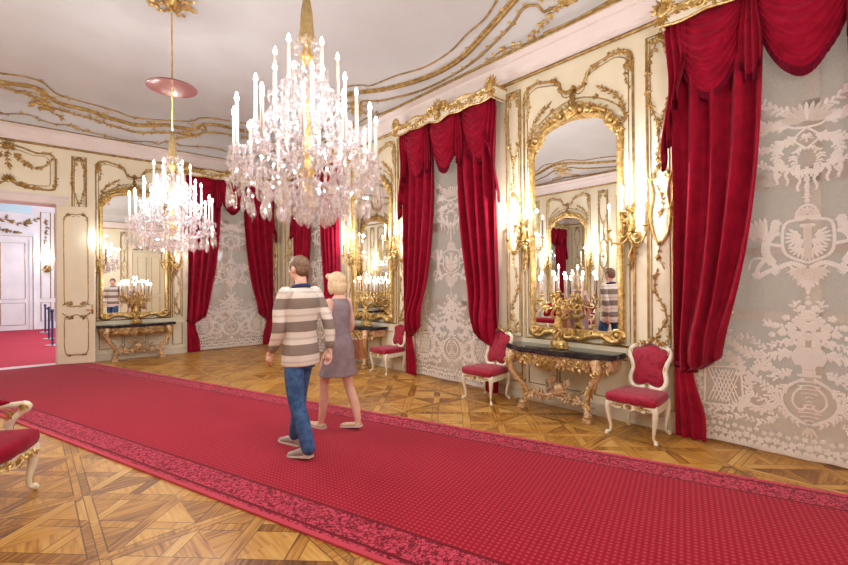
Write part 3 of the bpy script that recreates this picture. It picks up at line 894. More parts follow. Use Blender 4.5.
# ================================================================== WINDOW DRESSING
def sstep(t): t = max(0, min(1, t)); return t * t * (3 - 2 * t)

def drape_mesh(seed, wtop=.78):
    """one side curtain, outer edge at x = 1.04: full folds down to a pouch, tied back, tail to the floor"""
    zt, zc = 4.12, .70
    nf = 4.0
    def fn(u, v):
        ph = nf * 2 * pi * (u + .04 * sin(v * 4 + seed)) + seed
        if v < .78:                       # hanging part and pouch
            t = v / .78
            w = wtop - .35 * t ** 1.8
            xo = 1.04 - .012 * sin(t * 5)
            z = zt + (zc - zt) * t + .17 * (1 - u) ** 1.5 * sstep((t - .55) / .45)
            pouch = .15 * math.exp(-((t - .93) / .10) ** 2) * sin(pi * min(1, .15 + .85 * u))
            f = sin(ph); f = f * (1.25 - .25 * f * f)
            y = .15 + .075 * f * (1 - .35 * sstep((t - .8) / .2)) + .012 * sin(2.1 * ph + t * 5) + pouch
            return (xo - w * (1 - u) + .012 * sin(ph * .5 + t * 6), y, z)
        if v < .84:                       # turned under at the tie
            t = (v - .78) / .06
            w = (wtop - .35) * (1 - t) + .17 * t
            z0 = zc + .17 * (1 - u) ** 1.5
            z = z0 - .035 * sin(pi * t) + (zc + .03 - z0) * sstep(t)
            y = (.15 + .075 * sin(ph) * .65 + .15 * .62 * sin(pi * min(1, .15 + .85 * u))) * (1 - t) + .15 * t
            return (1.04 - w * (1 - u), y, z)
        t = (v - .84) / .16
        z = zc + .03 + (.015 - zc - .03) * t
        w = .17 + .11 * sstep(t * 1.3)
        y = .125 + .028 * sin(3 * 2 * pi * u + seed) * (.4 + t * .6)
        return (1.04 - w * (1 - u), y + .03, z)
    mb = MB(); mb.grid(fn, 60, 78)
    return mb

def swag_mesh(x0, x1, zt, drop, seed=0, dip=0.0):
    def fn(u, v):
        k = 1 - (2 * u - 1) ** 2
        e = v ** .92
        x = x0 + (x1 - x0) * u + .02 * sin(u * 2 * pi) * v
        # folds fan from both upper corners
        z = zt - .02 - drop * e * (k ** .62) - dip * u * v - .05 * v * (1 - k)
        q = 2 * pi * (v * 4.2 + .5 * (2 * u - 1) ** 2 + .05 * sin(u * 9 + seed)) + seed; fold = sin(q); fold = 1 - 2 * abs(fold) ** .8 * .9 + .25 * sin(q * .5)
        y = .22 + .12 * k ** .7 * sin(pi * min(1, v * .9 + .12)) + .034 * fold * (.30 + .70 * k)
        return (x, y, z)
    a = MB(); a.grid(fn, 34, 44)
    b = MB()
    def fr(u, v):
        p = fn(u, 1.0); return (p[0], p[1] + .006 * sin(u * 150), p[2] + .012 - .085 * v)
    b.grid(fr, 90, 2)
    return a, b

def jabot_mesh(xc, zt, L, wd, nz=3, lean=0.0, seed=0):
    """pleated tail with a stepped lower edge"""
    def fn(u, v):
        ph = 2 * pi * nz * u + seed
        w = wd * (.45 + .55 * sstep(v * 1.3))
        end = L * (1 - .20 * abs(2 * u - 1) ** 1.2 + .03 * sin(ph))
        return (xc + (u - .5) * w + lean * v, .315 + .035 * sin(ph) * (.5 + .5 * v) - .03 * v, zt - end * v)
    a = MB(); a.grid(fn, 30, 16)
    b = MB()
    def fr(u, v):
        p = fn(u, 1.0); return (p[0], p[1] + .004 * sin(u * 120), p[2] + .01 - .08 * v)
    b.grid(fr, 44, 2)
    return a, b

def tail_mesh(sx, zt, L, seed=0):
    """outer cascade: zig-zag folds, long at the outside"""
    def fn(u, v):
        end = L * (.55 + .45 * sstep(u * 1.1)) + .06 * sin(u * 5 * pi)
        x = sx * (1.0 + .085 * sin(v * 2.2 * pi * 1.0 + seed) * (.2 + v) * .5 - .20 * (1 - u) * (1 - .2 * v) + .08)
        y = .27 + .06 * sin(u * 3.2 * 2 * pi + seed) * (.4 + .6 * v)
        return (x, y, zt - end * v)
    a = MB(); a.grid(fn, 30, 30)
    b = MB()
    def fr(u, v):
        p = fn(u, 1.0); return (p[0], p[1], p[2] + .01 - .09 * v)
    b.grid(fr, 60, 2)
    return a, b

def pelmet(mbw, mbg):
    """carved board standing in front of the curtain heads, with returns to the wall"""
    def zt(x): return 4.33 + .05 * cos(x / 1.1 * 2 * pi) ** 2 * (1 if abs(x) > .2 else 1) + .07 * math.exp(-(x / .16) ** 2)
    def zb(x): return 4.19 - .03 * math.exp(-(x / .14) ** 2) - .012 * cos(x * 14)
    xs = [-1.1 + 2.2 * i / 60 for i in range(61)]
    mbw.prism([(x, zb(x)) for x in reversed(xs)] + [(x, zt(x)) for x in xs], .37, .40)
    for sx in (-1, 1):
        a, b = sorted((sx * 1.1, sx * 1.07)); mbw.box(a, b, 0, .37, 4.19, 4.36)
    mbw.box(-1.07, 1.07, 0, .37, 4.335, 4.355)
    mbg.wire([(x, zt(x)) for x in xs], .020, .395, 6); mbg.wire([(x, zb(x)) for x in xs], .015, .402, 6)
    mbg.wire([(x, zt(x) - .05) for x in xs], .008, .402, 5)
    for sx in (-1, 1):
        mbg.tube([(sx * 1.1, .0, 4.2), (sx * 1.1, .39, 4.2)], .014, 6); mbg.tube([(sx * 1.1, .0, 4.37), (sx * 1.1, .39, 4.38)], .018, 6)
        mbg.scroll(sx * 1.06, 4.37, .085, pi / 2, 1.1, .026, .41, sx); mbg.shell(sx * 1.07, 4.36, .15, pi / 2, 3.4, 9, .40); mbg.ball((sx * 1.07, .42, 4.33), (.05, .03, .06), 8, 6)
        mbg.shell(sx * 1.08, 4.31, .13, -pi / 2, 2.0, 6, .40)
        mbg.spray([(sx * 1.0, 4.28), (sx * .8, 4.30), (sx * .6, 4.25), (sx * .35, 4.27), (sx * .16, 4.34)], 13, .10, .402, 3 + sx, .012)
        mbg.scroll(sx * .44, 4.29, .06, 0, 1.1, .018, .41, -sx); mbg.scroll(sx * .74, 4.28, .05, pi, 1.1, .016, .41, sx)
        mbg.scroll(sx * .16, 4.33, .085, pi / 2, 1.2, .024, .42, -sx)
    mbg.shell(0, 4.34, .17, pi / 2, 3.4, 9, .41); mbg.shell(0, 4.29, .13, -pi / 2, 2.0, 6, .41); mbg.flower(0, 4.32, .08, .44)

# ---- lace motif: many small flat petals on the net, built once and mirrored
def lace_wave(x): return .032 + .014 * sin(x * 9) + .006 * sin(x * 23 + 1)
def lace_motif(detail=1.0):
    mb = MB(); rd = random.Random(77)
    tf = [1.0, 0.0, 1.0, 0.0]      # x scale, z centre, z scale, new z centre of the group being drawn
    def tp(x, z): return (x * tf[0], (z - tf[1]) * tf[2] + tf[3])
    def blob(x, z, r, n=6, sq=1.0, a=0.0):
        x, z = tp(x, z); r *= .84; y = lace_wave(x) + .008
        vs = [(x + r * (cos(a) * cos(2 * pi * k / n) - sin(a) * sq * sin(2 * pi * k / n)), y, z + r * (sin(a) * cos(2 * pi * k / n) + cos(a) * sq * sin(2 * pi * k / n))) for k in range(n)]
        mb.add(vs + [(x, y + .002, z)], [(k, (k + 1) % n, n) for k in range(n)])
    def blob2(x, z, r, n=6, sq=1.0, a=0.0):
        blob(x, z, r, n, sq, a)
        if abs(x) > .004: blob(-x, z, r, n, sq, pi - a)
    def strip(pts, wd):
        P = smooth2([tp(*p) for p in pts], 6) if len(pts) > 2 else [tp(*p) for p in pts]; wd *= .8
        for i in range(len(P) - 1):
            dx, dz = P[i + 1][0] - P[i][0], P[i + 1][1] - P[i][1]; L = math.hypot(dx, dz) + 1e-6
            nx, nz = -dz / L * wd / 2, dx / L * wd / 2
            for s in (1, -1):
                q = [(s * (P[i][0] + nx), P[i][1] + nz), (s * (P[i][0] - nx), P[i][1] - nz), (s * (P[i + 1][0] - nx), P[i + 1][1] - nz), (s * (P[i + 1][0] + nx), P[i + 1][1] + nz)]
                mb.add([(x, lace_wave(x) + .008, z) for x, z in q], [(0, 1, 2, 3)])
    def garland(pts, n, r, spread=.6, drop=False):
        P = smooth2(pts, 8)
        for k in range(n):
            i = min(int(k / n * (len(P) - 1)), len(P) - 2); x, z = P[i]
            a = atan2(P[i + 1][1] - z, P[i + 1][0] - x)
            for sd in (-1, 1):
                q = a + sd * rd.uniform(.5, 1.2); rr = r * rd.uniform(.7, 1.2)
                blob2(x + cos(q) * rr * spread * 1.6, z + sin(q) * rr * spread * 1.6, rr, 6, .5, q)
            blob2(x, z, r * .6)
    def fan(x, z, R, a, spread, n, w=.3):
        for k in range(n):
            q = a + spread * (k / (n - 1) - .5); blob2(x + cos(q) * R * .55, z + sin(q) * R * .55, R * .45, 7, w, q)
    def rose(x, z, r):
        for k in range(5): blob2(x + cos(k * 1.257) * r * .6, z + sin(k * 1.257) * r * .6, r * .5, 6)
        blob2(x, z, r * .35)
    tf[:] = [.92, 3.22, .66, 3.0]
    # top: shell, branches, festoon and hanging pendant
    fan(0, 3.22, .24, pi / 2, 2.9, 13, .2); fan(0, 3.22, .14, pi / 2, 2.6, 7, .3); strip([(0, 3.14), (.1, 3.16), (.17, 3.24)], .025)
    garland([(.16, 3.2), (.34, 3.26), (.44, 3.42), (.5, 3.62), (.66, 3.8)], 16, .05)
    garland([(.3, 3.24), (.42, 3.14), (.5, 3.2)], 6, .045)
    garland([(.1, 3.02), (.28, 2.94), (.46, 2.92), (.64, 2.98), (.85, 3.12)], 20, .042)
    for k in range(9): blob2(.2 + k * .075, 2.93 + abs(k - 4) * .018 - rd.uniform(.03, .07), .026)
    strip([(0, 3.14), (.09, 3.0), (0, 2.86)], .022); strip([(.02, 3.0), (0, 3.05)], .06); fan(0, 3.0, .06, pi / 2, 6, 6)
    garland([(.08, 3.02), (.2, 2.9), (.22, 2.74), (.14, 2.6), (.02, 2.52)], 16, .032)
    garland([(.03, 2.88), (.1, 2.76), (.08, 2.62), (0, 2.5)], 10, .024)
    for q, L in ((0, .42), (.06, .32), (.15, .22), (.23, .18)):
        for k in range(int(L / .03)): blob2(q + .01 * sin(k), 2.6 - k * .032, .018 * (1 - k * .02))
    garland([(.18, 2.64), (.3, 2.68), (.36, 2.76)], 6, .03); garland([(.2, 2.56), (.32, 2.52)], 4, .03)
    tf[:] = [.86, 2.12, .80, 1.92]
    # coat of arms: crown, shield with eagle, two winged supporters, ribbon
    fan(0, 2.44, .10, pi / 2, 2.6, 7, .4); strip([(0, 2.42), (.1, 2.43)], .05); strip([(0, 2.56), (.05, 2.53), (.09, 2.46)], .022); blob(0, 2.6, .026); strip([(0, 2.58), (0, 2.68)], .018); strip([(.0, 2.64), (.03, 2.64)], .016)
    strip([(.02, 2.40), (.17, 2.37), (.2, 2.2), (.17, 2.02), (0, 1.92)], .03)
    strip([(0, 2.35), (.0, 2.02)], .07); fan(.03, 2.2, .16, -.3, 2.0, 7, .22); fan(.03, 2.1, .13, -.8, 1.4, 5, .25); blob2(.035, 2.33, .03, 6, .7); fan(0, 2.03, .09, -pi / 2, 1.2, 4, .3)
    for dx in (0, .09): blob2(.09 + dx * .3, 2.26 - dx, .02)
    # supporters: body, head, raised wing, hind leg
    strip([(.26, 2.36), (.27, 2.28), (.33, 2.18), (.34, 2.04), (.28, 1.92)], .085); blob2(.255, 2.38, .045); blob2(.225, 2.37, .025, 6, .5); strip([(.22, 2.26), (.3, 2.24)], .04); strip([(.21, 2.12), (.3, 2.14)], .035); strip([(.34, 1.98), (.42, 1.86), (.4, 1.78)], .045); strip([(.28, 1.92), (.24, 1.84), (.28, 1.80)], .05)
    fan(.34, 2.16, .30, 1.05, 1.0, 7, .17); strip([(.36, 1.98), (.46, 1.98), (.5, 1.86)], .026)
    strip([(.02, 1.86), (.12, 1.92), (.22, 1.88), (.34, 1.82), (.42, 1.76), (.46, 1.82)], .05); fan(0, 1.88, .19, -pi / 2, 2.4, 11, .22); strip([(0, 1.78), (.1, 1.84), (.16, 1.92)], .02); garland([(.12, 1.86), (.06, 1.74), (0, 1.66)], 7, .028); blob(0, 1.60, .03, 6, .6, pi / 2); blob(0, 1.54, .018)
    tf[:] = [.90, .78, .80, .80]
    # bouquet in an urn
    for x, z, r in ((0, 1.40, .06), (.07, 1.34, .055), (.13, 1.27, .05), (.02, 1.28, .06), (.10, 1.18, .055), (.2, 1.2, .04), (.03, 1.17, .055), (.25, 1.28, .035), (.17, 1.37, .035), (.05, 1.48, .035), (.0, 1.54, .026), (.28, 1.17, .03), (.06, 1.09, .045), (.16, 1.10, .04)):
        rose(x, z, r)
    garland([(.1, 1.2), (.25, 1.27), (.34, 1.3)], 6, .03); garland([(.05, 1.4), (.1, 1.5), (.09, 1.56)], 4, .025); garland([(.1, 1.1), (.24, 1.08), (.3, 1.02)], 5, .03)
    for k in range(11):
        z = 1.04 - k * .022; w = .12 * (.75 + .35 * sin(k / 10 * pi * 1.1)) * (1 if k < 9 else .6); strip([(.0, z), (w, z)], .024)
    strip([(0, .78), (.05, .78)], .05); strip([(0, .74), (.09, .74)], .03)
    garland([(.14, .98), (.3, .93), (.46, .93), (.62, 1.02), (.76, 1.2), (.84, 1.34)], 26, .036)
    garland([(.66, 1.16), (.72, 1.3), (.66, 1.44)], 7, .034); garland([(.84, 1.5), (.72, 1.46), (.62, 1.5)], 6, .03)
    tf[:] = [1.0, 0.0, 1.0, 0.0]
    # lower field: pear-shaped pendant, scrolls, lattice panels
    strip([(.03, .74), (.14, .66), (.19, .54), (.14, .42), (.02, .34)], .03); strip([(.04, .68), (.10, .6), (.11, .52), (.06, .46), (.02, .5)], .022); garland([(.16, .66), (.23, .54), (.18, .42), (.06, .33)], 12, .03)
    for k in range(12): strip([(0, .72 - k * .034), (.05 + .03 * sin(k), .71 - k * .034)], .012)
    fan(0, .34, .13, -pi / 2, .9, 4, .22)
    garland([(.14, .76), (.26, .8), (.32, .9)], 8, .034); garland([(.22, .6), (.34, .66), (.38, .78), (.3, .82)], 11, .034); garland([(.24, .46), (.36, .4), (.46, .44), (.44, .54)], 11, .032)
    garland([(.38, .68), (.5, .74), (.5, .84), (.64, .86), (.8, .8)], 14, .036); garland([(.46, .44), (.6, .36), (.76, .34)], 10, .032); garland([(.4, .52), (.46, .62), (.42, .72)], 6, .03)
    z0 = .40
    for k in range(9):       # lattice of small bars inside a frame
        strip([(.50 + k * .03, z0 + .02), (.62 + k * .03, z0 + .34)], .011) if k < 6 else None
        strip([(.50 + k * .03 + .12, z0 + .02), (.50 + k * .03, z0 + .34)], .011) if k < 6 else None
    for k in range(4):
        for j in range(5): blob2(.54 + k * .055 + (j % 2) * .02, z0 + .05 + j * .065, .014)
    strip([(.48, z0), (.80, z0 - .02)], .022); strip([(.80, z0 - .02), (.79, z0 + .35)], .022); strip([(.79, z0 + .35), (.50, z0 + .38)], .022); strip([(.50, z0 + .38), (.48, z0)], .022)
    for pts, n, q in (([(.12, 3.1), (.26, 3.2), (.40, 3.34), (.46, 3.52), (.60, 3.64)], 18, .034), ([(.34, 3.26), (.42, 3.12), (.54, 3.08)], 7, .03), ([(.42, 3.4), (.54, 3.36), (.62, 3.28)], 6, .03),
                      ([(.24, .34), (.36, .28), (.52, .31), (.66, .26), (.82, .30)], 18, .026), ([(.26, .58), (.32, .5), (.42, .56), (.40, .66)], 8, .024), ([(.12, .80), (.24, .72), (.36, .86), (.5, .9)], 10, .026),
                      ([(.56, .80), (.66, .92), (.80, .92)], 8, .028), ([(.3, .98), (.42, 1.06), (.56, 1.08)], 7, .024), ([(.22, .36), (.3, .44), (.26, .5)], 5, .022)):
        garland(pts, n, q)
    # side border and hem
    for k in range(26): rose(.84 + .012 * sin(k * 2.1), .3 + k * .045, .026)
    x = 0.0
    while x < .86:
        rose(x, .13 + .012 * sin(x * 30), .032); rose(x + .03, .20 + .01 * sin(x * 40), .024); blob2(x + .02, .075, .03); x += .058
    strip([(0, .048), (.2, .052), (.4, .046), (.6, .05), (.86, .05)], .05)
    return mb

def pull_in(me, k=.72):
    for v in me.vertices: v.co.y *= k

LACE = None
DRAPES = {}
VAL = []
def window_set(w, s, where, full=True):
    global LACE
    loc = wall_loc(w, s); rz = RZ[w]
    def place(name, mesh): return inst(name, mesh, None, loc, (0, 0, rz))
    if LACE is None:
        mb = MB()
        def fn(u, v):
            x = -.92 + 1.84 * u; z = 4.1 - 4.078 * v
            if v > .995: z += .012 * abs(sin(u * 40))
            return (x, lace_wave(x), z)
        mb.grid(fn, 120, 30); n = mb.build('lace_curtain', 'net', smooth=True); m = lace_motif().build('lace_pattern', 'lace')
        LACE = (n.data, m.data); bpy.data.objects.remove(n); bpy.data.objects.remove(m)
        for k, sd in (('a', .4), ('b', 1.9)):
            o = drape_mesh(sd).build('curtain', 'velvet', smooth=True)
            if k == 'b':
                for v in o.data.vertices: v.co.x = -v.co.x
                o.data.flip_normals()
            so = MB(); so.tube([( (1 if k == 'a' else -1) * (1.045 - .2 * i / 12), .14 + .06 * sin(pi * i / 12) , .735 + .03 * cos(pi * i / 12)) for i in range(13)], .022, 6)
            t = so.build('tieback', 'fringe', smooth=True)
            DRAPES[k] = (o.data, t.data); bpy.data.objects.remove(o); bpy.data.objects.remove(t)
        for pr, nm in ([(swag_mesh(-1.03, -.36, 4.33, .86, 0.3), 'swag'), (swag_mesh(-.36, .36, 4.33, .88, 1.3), 'swag'), (swag_mesh(.36, 1.03, 4.33, .86, 2.3), 'swag'),
                        (jabot_mesh(-.36, 4.33, .86, .17, 3, 0, .5), 'jabot'), (jabot_mesh(.36, 4.33, .86, .17, 3, 0, 1.5), 'jabot'),
                        (tail_mesh(-1, 4.33, 1.46, .6), 'tail'), (tail_mesh(1, 4.33, 1.46, 1.6), 'tail')]):
            a, b = pr; oa = a.build(nm, 'velvet', smooth=True); ob = b.build('fringe', 'fringe', smooth=True)
            VAL.append((nm, oa.data, ob.data)); bpy.data.objects.remove(oa); bpy.data.objects.remove(ob)
        a = MB(); g = MB(); pelmet(a, g); oa = a.build('board', 'chair_white', auto=40); ob = g.build('carving', 'gilt', auto=50)
        VAL.append(('pelmet', oa.data, ob.data)); bpy.data.objects.remove(oa); bpy.data.objects.remove(ob)
        for a in list(DRAPES.values()):
            for me in a: pull_in(me, .88)
        for a in [x[1:] for x in VAL]:
            for me in a: pull_in(me, .80)
    o = place('lace_curtain', LACE[0]); tag(o, 'lace curtain with woven arms ' + where, 'lace curtain', 'lace curtains in the windows'); inst('lace_pattern', LACE[1], o)
    for k, sd in (('a', 'left'), ('b', 'right')):
        o = place('curtain', DRAPES[k][0]); tag(o, 'crimson %s-hand curtain ' % sd + where, 'curtain', 'crimson curtains'); inst('tieback', DRAPES[k][1], o)
    r = empty('valance', loc, rz, 'fringed crimson valance ' + where, 'valance', 'swagged valances')
    for nm, a, b in VAL[:-1]:
        q = inst(nm, a, r); inst('fringe', b, q)
    r = empty('pelmet', loc, rz, 'carved gilded pelmet ' + where, 'pelmet', 'gilded pelmets')
    inst('board', VAL[-1][1], r); inst('carving', VAL[-1][2], r)
window_set('R', WIN_R[0], 'at the nearest window beside the foremost chair')
window_set('R', WIN_R[1], 'at the middle window between the two long-wall mirrors')
window_set('R', WIN_R[2], 'at the long-wall window nearest the far corner')
window_set('E', WIN_E, 'at the end-wall window right of the far console')

# ================================================================== MIRRORS
def mirror(w, s, hw, lab, tilt=0.0, z1=3.66):
    loc = wall_loc(w, s); r = empty('wall_mirror', loc, RZ[w], lab, 'mirror', 'gilt framed wall mirrors')
    k = hw / .62; dz = z1 - 3.66
    half = [(.62 * k, .99), (.62 * k, 3.28 + dz), (.60 * k, 3.36 + dz), (.53 * k, 3.40 + dz), (.49 * k, 3.47 + dz), (.42 * k, 3.56 + dz), (.30 * k, 3.61 + dz), (.15 * k, 3.64 + dz), (0, 3.66 + dz)]
    out = arch(half)
    g = MB(); n = len(out); g.add([(x, .03 - x * tilt, z) for x, z in out], [tuple(range(n))]); g.build('glass', 'mirror', r)
    f = MB()
    top = smooth2(half[1:], 4)
    path = arch([(half[0][0], .97)] + top)
    f.wire(path, .034, .04, 8, flat=.8); f.wire([(x * 1.045, (z - 2) * 1.014 + 2) for x, z in path], .014, .03, 6); f.wire([(x * .965, (z - 2) * .985 + 2) for x, z in path], .012, .05, 5)
    bot = smooth2([(-.64 * k, 1.0), (-.60 * k, .93), (-.5 * k, .90), (-.38 * k, .965), (-.22 * k, .95), (-.1 * k, .90), (0, .92), (.1 * k, .90), (.22 * k, .95), (.38 * k, .965), (.5 * k, .90), (.60 * k, .93), (.64 * k, 1.0)], 4)
    f.wire(bot, .032, .045, 8); f.prism([(-.62 * k, .93), (.62 * k, .93), (.62 * k, 1.02), (-.62 * k, 1.02)], .0, .035)
    f.build('frame', 'gilt', r, auto=60)
    zt = z1 + .04
    c = MB(); c.shell(0, zt, .17, pi / 2, 3.6, 10, .05); c.ball((0, .09, zt + .01), (.09, .05, .08), 10, 8); c.flower(0, zt + .02, .07, .13)
    for sx in (-1, 1):
        c.scroll(sx * .12, zt, .09, pi / 2, 1.2, .026, .07, -sx); c.scroll(sx * .24 * k, zt - .03, .06, pi / 2, 1.1, .022, .06, sx)
        c.spray([(sx * .12, zt + .02), (sx * .3 * k, zt - .01), (sx * .46 * k, zt - .09)], 8, .10, .05, 3, .016)
    c.build('crest', 'gilt', r, auto=50)
    for sx in (-1, 1):
        c = MB(); c.scroll(sx * .54 * k, zt - .22, .09, pi / 2, 1.25, .03, .06, sx); c.shell(sx * .58 * k, zt - .26, .11, -pi / 2 + sx * .5, 2.6, 7, .05)
        c.scroll(sx * .62 * k, zt - .36, .05, -pi / 2, 1.1, .024, .06, -sx); c.spray([(sx * .56 * k, zt - .2), (sx * .64 * k, zt - .36), (sx * .635 * k, zt - .6)], 7, .075, .05, 4, .012)
        c.build('shoulder_carving', 'gilt', r, auto=50)
        c = MB(); c.spray([(sx * .635 * k, 2.3), (sx * .64 * k, 2.1), (sx * .635 * k, 1.9)], 5, .05, .05, 5, .010); c.build('side_carving', 'gilt', r, auto=50)
        c = MB(); c.shell(sx * .635 * k, 1.45, .05, pi / 2, 2.6, 6, .05); c.shell(sx * .635 * k, 1.45, .05, -pi / 2, 2.6, 6, .05); c.build('side_carving', 'gilt', r, auto=50)
        c = MB(); c.scroll(sx * .57 * k, .97, .085, pi, 1.2, .028, .05, sx); c.shell(sx * .61 * k, .95, .08, -pi / 2 + sx * .7, 2.6, 7, .05)
        c.spray([(sx * .5 * k, .92), (sx * .3 * k, .97), (sx * .1 * k, .92)], 7, .075, .055, 6, .012); c.build('foot_carving', 'gilt', r, auto=50)
    c = MB(); c.shell(0, .93, .10, pi / 2, 2.6, 8, .05); c.shell(0, .93, .07, -pi / 2, 2.0, 6, .05); c.build('foot_crest', 'gilt', r, auto=50)
    return r
mirror('E', MIR_E, .62, 'tall gilt framed mirror on the end wall beside the open door', tilt=.022)
mirror('R', MIR_R[1], .62, 'tall gilt framed mirror on the long wall between the middle and farther windows')
mirror('R', MIR_R[0], .60, 'tall gilt framed mirror on the long wall nearest the camera', z1=3.68)
mirror('L', MIR_R[1], .62, 'gilt framed mirror on the opposite wall above the red sofa, seen by reflection')
mirror('L', MIR_R[0], .62, 'second gilt framed mirror on the opposite wall, out of direct view')

# ================================================================== CONSOLE TABLES
def console(w, s, hw, dp, H, lab):
    r = empty('console_table', wall_loc(w, s), RZ[w], lab, 'console table', 'carved gilt console tables')
    top = [(-hw, 0.0), (-hw, dp * .55)]
    front = smooth2([(-hw, dp * .55), (-hw * .97, dp * .68), (-hw * .80, dp * .72), (-hw * .66, dp * .90), (-hw * .5, dp * .94), (-hw * .3, dp * .93), (0, dp), (hw * .3, dp * .93), (hw * .5, dp * .94), (hw * .66, dp * .90), (hw * .80, dp * .72), (hw * .97, dp * .68), (hw, dp * .55)], 4)
    out = [(-hw, .035)] + front + [(hw, .035)]
    m = MB(); m.slab(out, H - .045, H - .012); m.slab([(x * .985, .035 + (y - .035) * .975) for x, y in out], H - .012, H); m.slab([(x * .98, .035 + (y - .035) * .97) for x, y in out], H - .06, H - .045)
    m.build('marble_top', 'marble', r, auto=30)
    a = MB(); fr = [(x * .93, y * .90) for x, y in front]
    for k in range(len(fr) - 1):
        (x0, y0), (x1, y1) = fr[k], fr[k + 1]
        b0 = .05 + .035 * cos(x0 / hw * 3 * pi) ** 2 + .05 * math.exp(-(x0 / .14) ** 2); b1 = .05 + .035 * cos(x1 / hw * 3 * pi) ** 2 + .05 * math.exp(-(x1 / .14) ** 2)
        za, zb = H - .06, H - .06 - .06
        a.add([(x0, y0, za), (x1, y1, za), (x1, y1, zb - b1), (x0, y0, zb - b0), (x0, y0 - .03, za), (x1, y1 - .03, za), (x1, y1 - .03, zb - b1), (x0, y0 - .03, zb - b0)],
              [(0, 1, 2, 3), (4, 7, 6, 5), (3, 2, 6, 7), (0, 4, 5, 1)])
    for sx in (-1, 1):
        q = sx * hw * .93; a.box(min(q, q - sx * .03), max(q, q - sx * .03), .04, dp * .5, H - .19, H - .06)
    a.build('apron', 'gilt_old', r, auto=40)
    o = MB()
    def fy(x):   # front curve
        best = min(fr, key=lambda p: abs(p[0] - x)); return best[1]
    rd = random.Random(4)
    for k in range(15):
        x = -hw * .86 + k * hw * 1.72 / 14
        o.scroll(x, H - .12 - .02 * (k % 2), .042, pi / 2, 1.1, .013, fy(x) + .012, 1 if k % 2 else -1, 10)
        o.leaf(x, H - .16, -pi / 2 + rd.uniform(-.7, .7), .09, .045, fy(x) + .008, .02)
    for k in range(46):
        x = rd.uniform(-hw * .88, hw * .88); o.leaf(x, H - .08 - rd.uniform(0, .11), rd.uniform(0, 6.28), .06, .03, fy(x) + .01, .02)
    o.shell(0, H - .17, .10, -pi / 2, 2.6, 9, fy(0) + .015); o.shell(0, H - .15, .08, pi / 2, 2.6, 7, fy(0) + .02); o.flower(0, H - .15, .04, fy(0) + .05)
    o.build('carving', 'gilt', r, auto=50)
    for sx in (-1, 1):
        l = MB()
        P = smooth2([(sx * hw * .74, dp * .80, H - .08), (sx * hw * .80, dp * .86, H - .20), (sx * hw * .72, dp * .82, H - .36), (sx * hw * .58, dp * .66, H - .52), (sx * hw * .56, dp * .64, .14), (sx * hw * .60, dp * .72, .05)], 5)
        n = len(P) - 1; l.tube(P, [.062 - .036 * sin(min(1, i / n * 1.15) * pi * .5) + (.012 if i > n * .85 else 0) for i in range(n + 1)], 8)
        l.box(sx * hw * .60 - .05, sx * hw * .60 + .05, dp * .70 - .05, dp * .70 + .05, .0, .045); l.ball((sx * hw * .60, dp * .72, .07), (.05, .055, .035), 8, 6)
        l.build('leg', 'gilt_old', r, auto=50)
        l = MB()
        for i, p in enumerate(P[2:-2]):
            for k in range(3):
                ww = rd.uniform(0, 6.28); l.xf = Matrix.Translation(p) @ Matrix.Rotation(ww, 4, 'Z'); l.leaf(0, 0, rd.choice((-1.2, 1.2, -1.5)) , .07, .035, .022, .018)
        l.xf = None; l.scroll(P[5][0], P[5][2], .05, 0, 1.1, .016, P[5][1] + .045, sx)
        l.build('leg_carving', 'gilt', r, auto=50)
    t = MB()
    for sx in (-1, 1):
        P = smooth2([(sx * hw * .57, dp * .64, .16), (sx * hw * .40, dp * .60, .21), (sx * hw * .2, dp * .52, .19), (0, dp * .46, .25)], 5); t.tube(P, .024, 7)
        Q = smooth2([(sx * hw * .2, dp * .50, .2), (sx * hw * .3, dp * .28, .24), (sx * hw * .4, .05, .32)], 5); t.tube(Q, .018, 6)
        for p in P:
            for k in range(3): t.xf = Matrix.Translation(p) @ Matrix.Rotation(rd.uniform(-1.2, 1.2), 4, 'Z'); t.leaf(0, 0, rd.uniform(0, 6.28), .075, .04, .015, .022)
        t.xf = None
    for k in range(22):
        t.xf = Matrix.Translation((rd.uniform(-.14, .14), dp * .46 + rd.uniform(-.03, .03), .27 + rd.uniform(-.06, .14))) @ Matrix.Rotation(rd.uniform(-1, 1), 4, 'Z'); t.leaf(0, 0, rd.uniform(0, 6.28), .10, .05, 0, .03)
    t.xf = None; t.ball((0, dp * .46, .28), (.09, .06, .09), 10, 8)
    for sx in (-1, 1): t.scroll(sx * .09, .36, .06, 0, 1.1, .018, dp * .48, sx)
    t.build('stretcher', 'gilt_old', r, auto=50)
    return r
console('R', 2.97, .745, .52, .79, 'gilt console with black marble top between the two nearest chairs')
console('R', 7.47, .72, .52, .79, 'gilt console with dark marble top behind the woman, under the middle mirror')
console('E', 1.79, .74, .44, .77, 'gilt console with dark marble top on the end wall beside the open door')

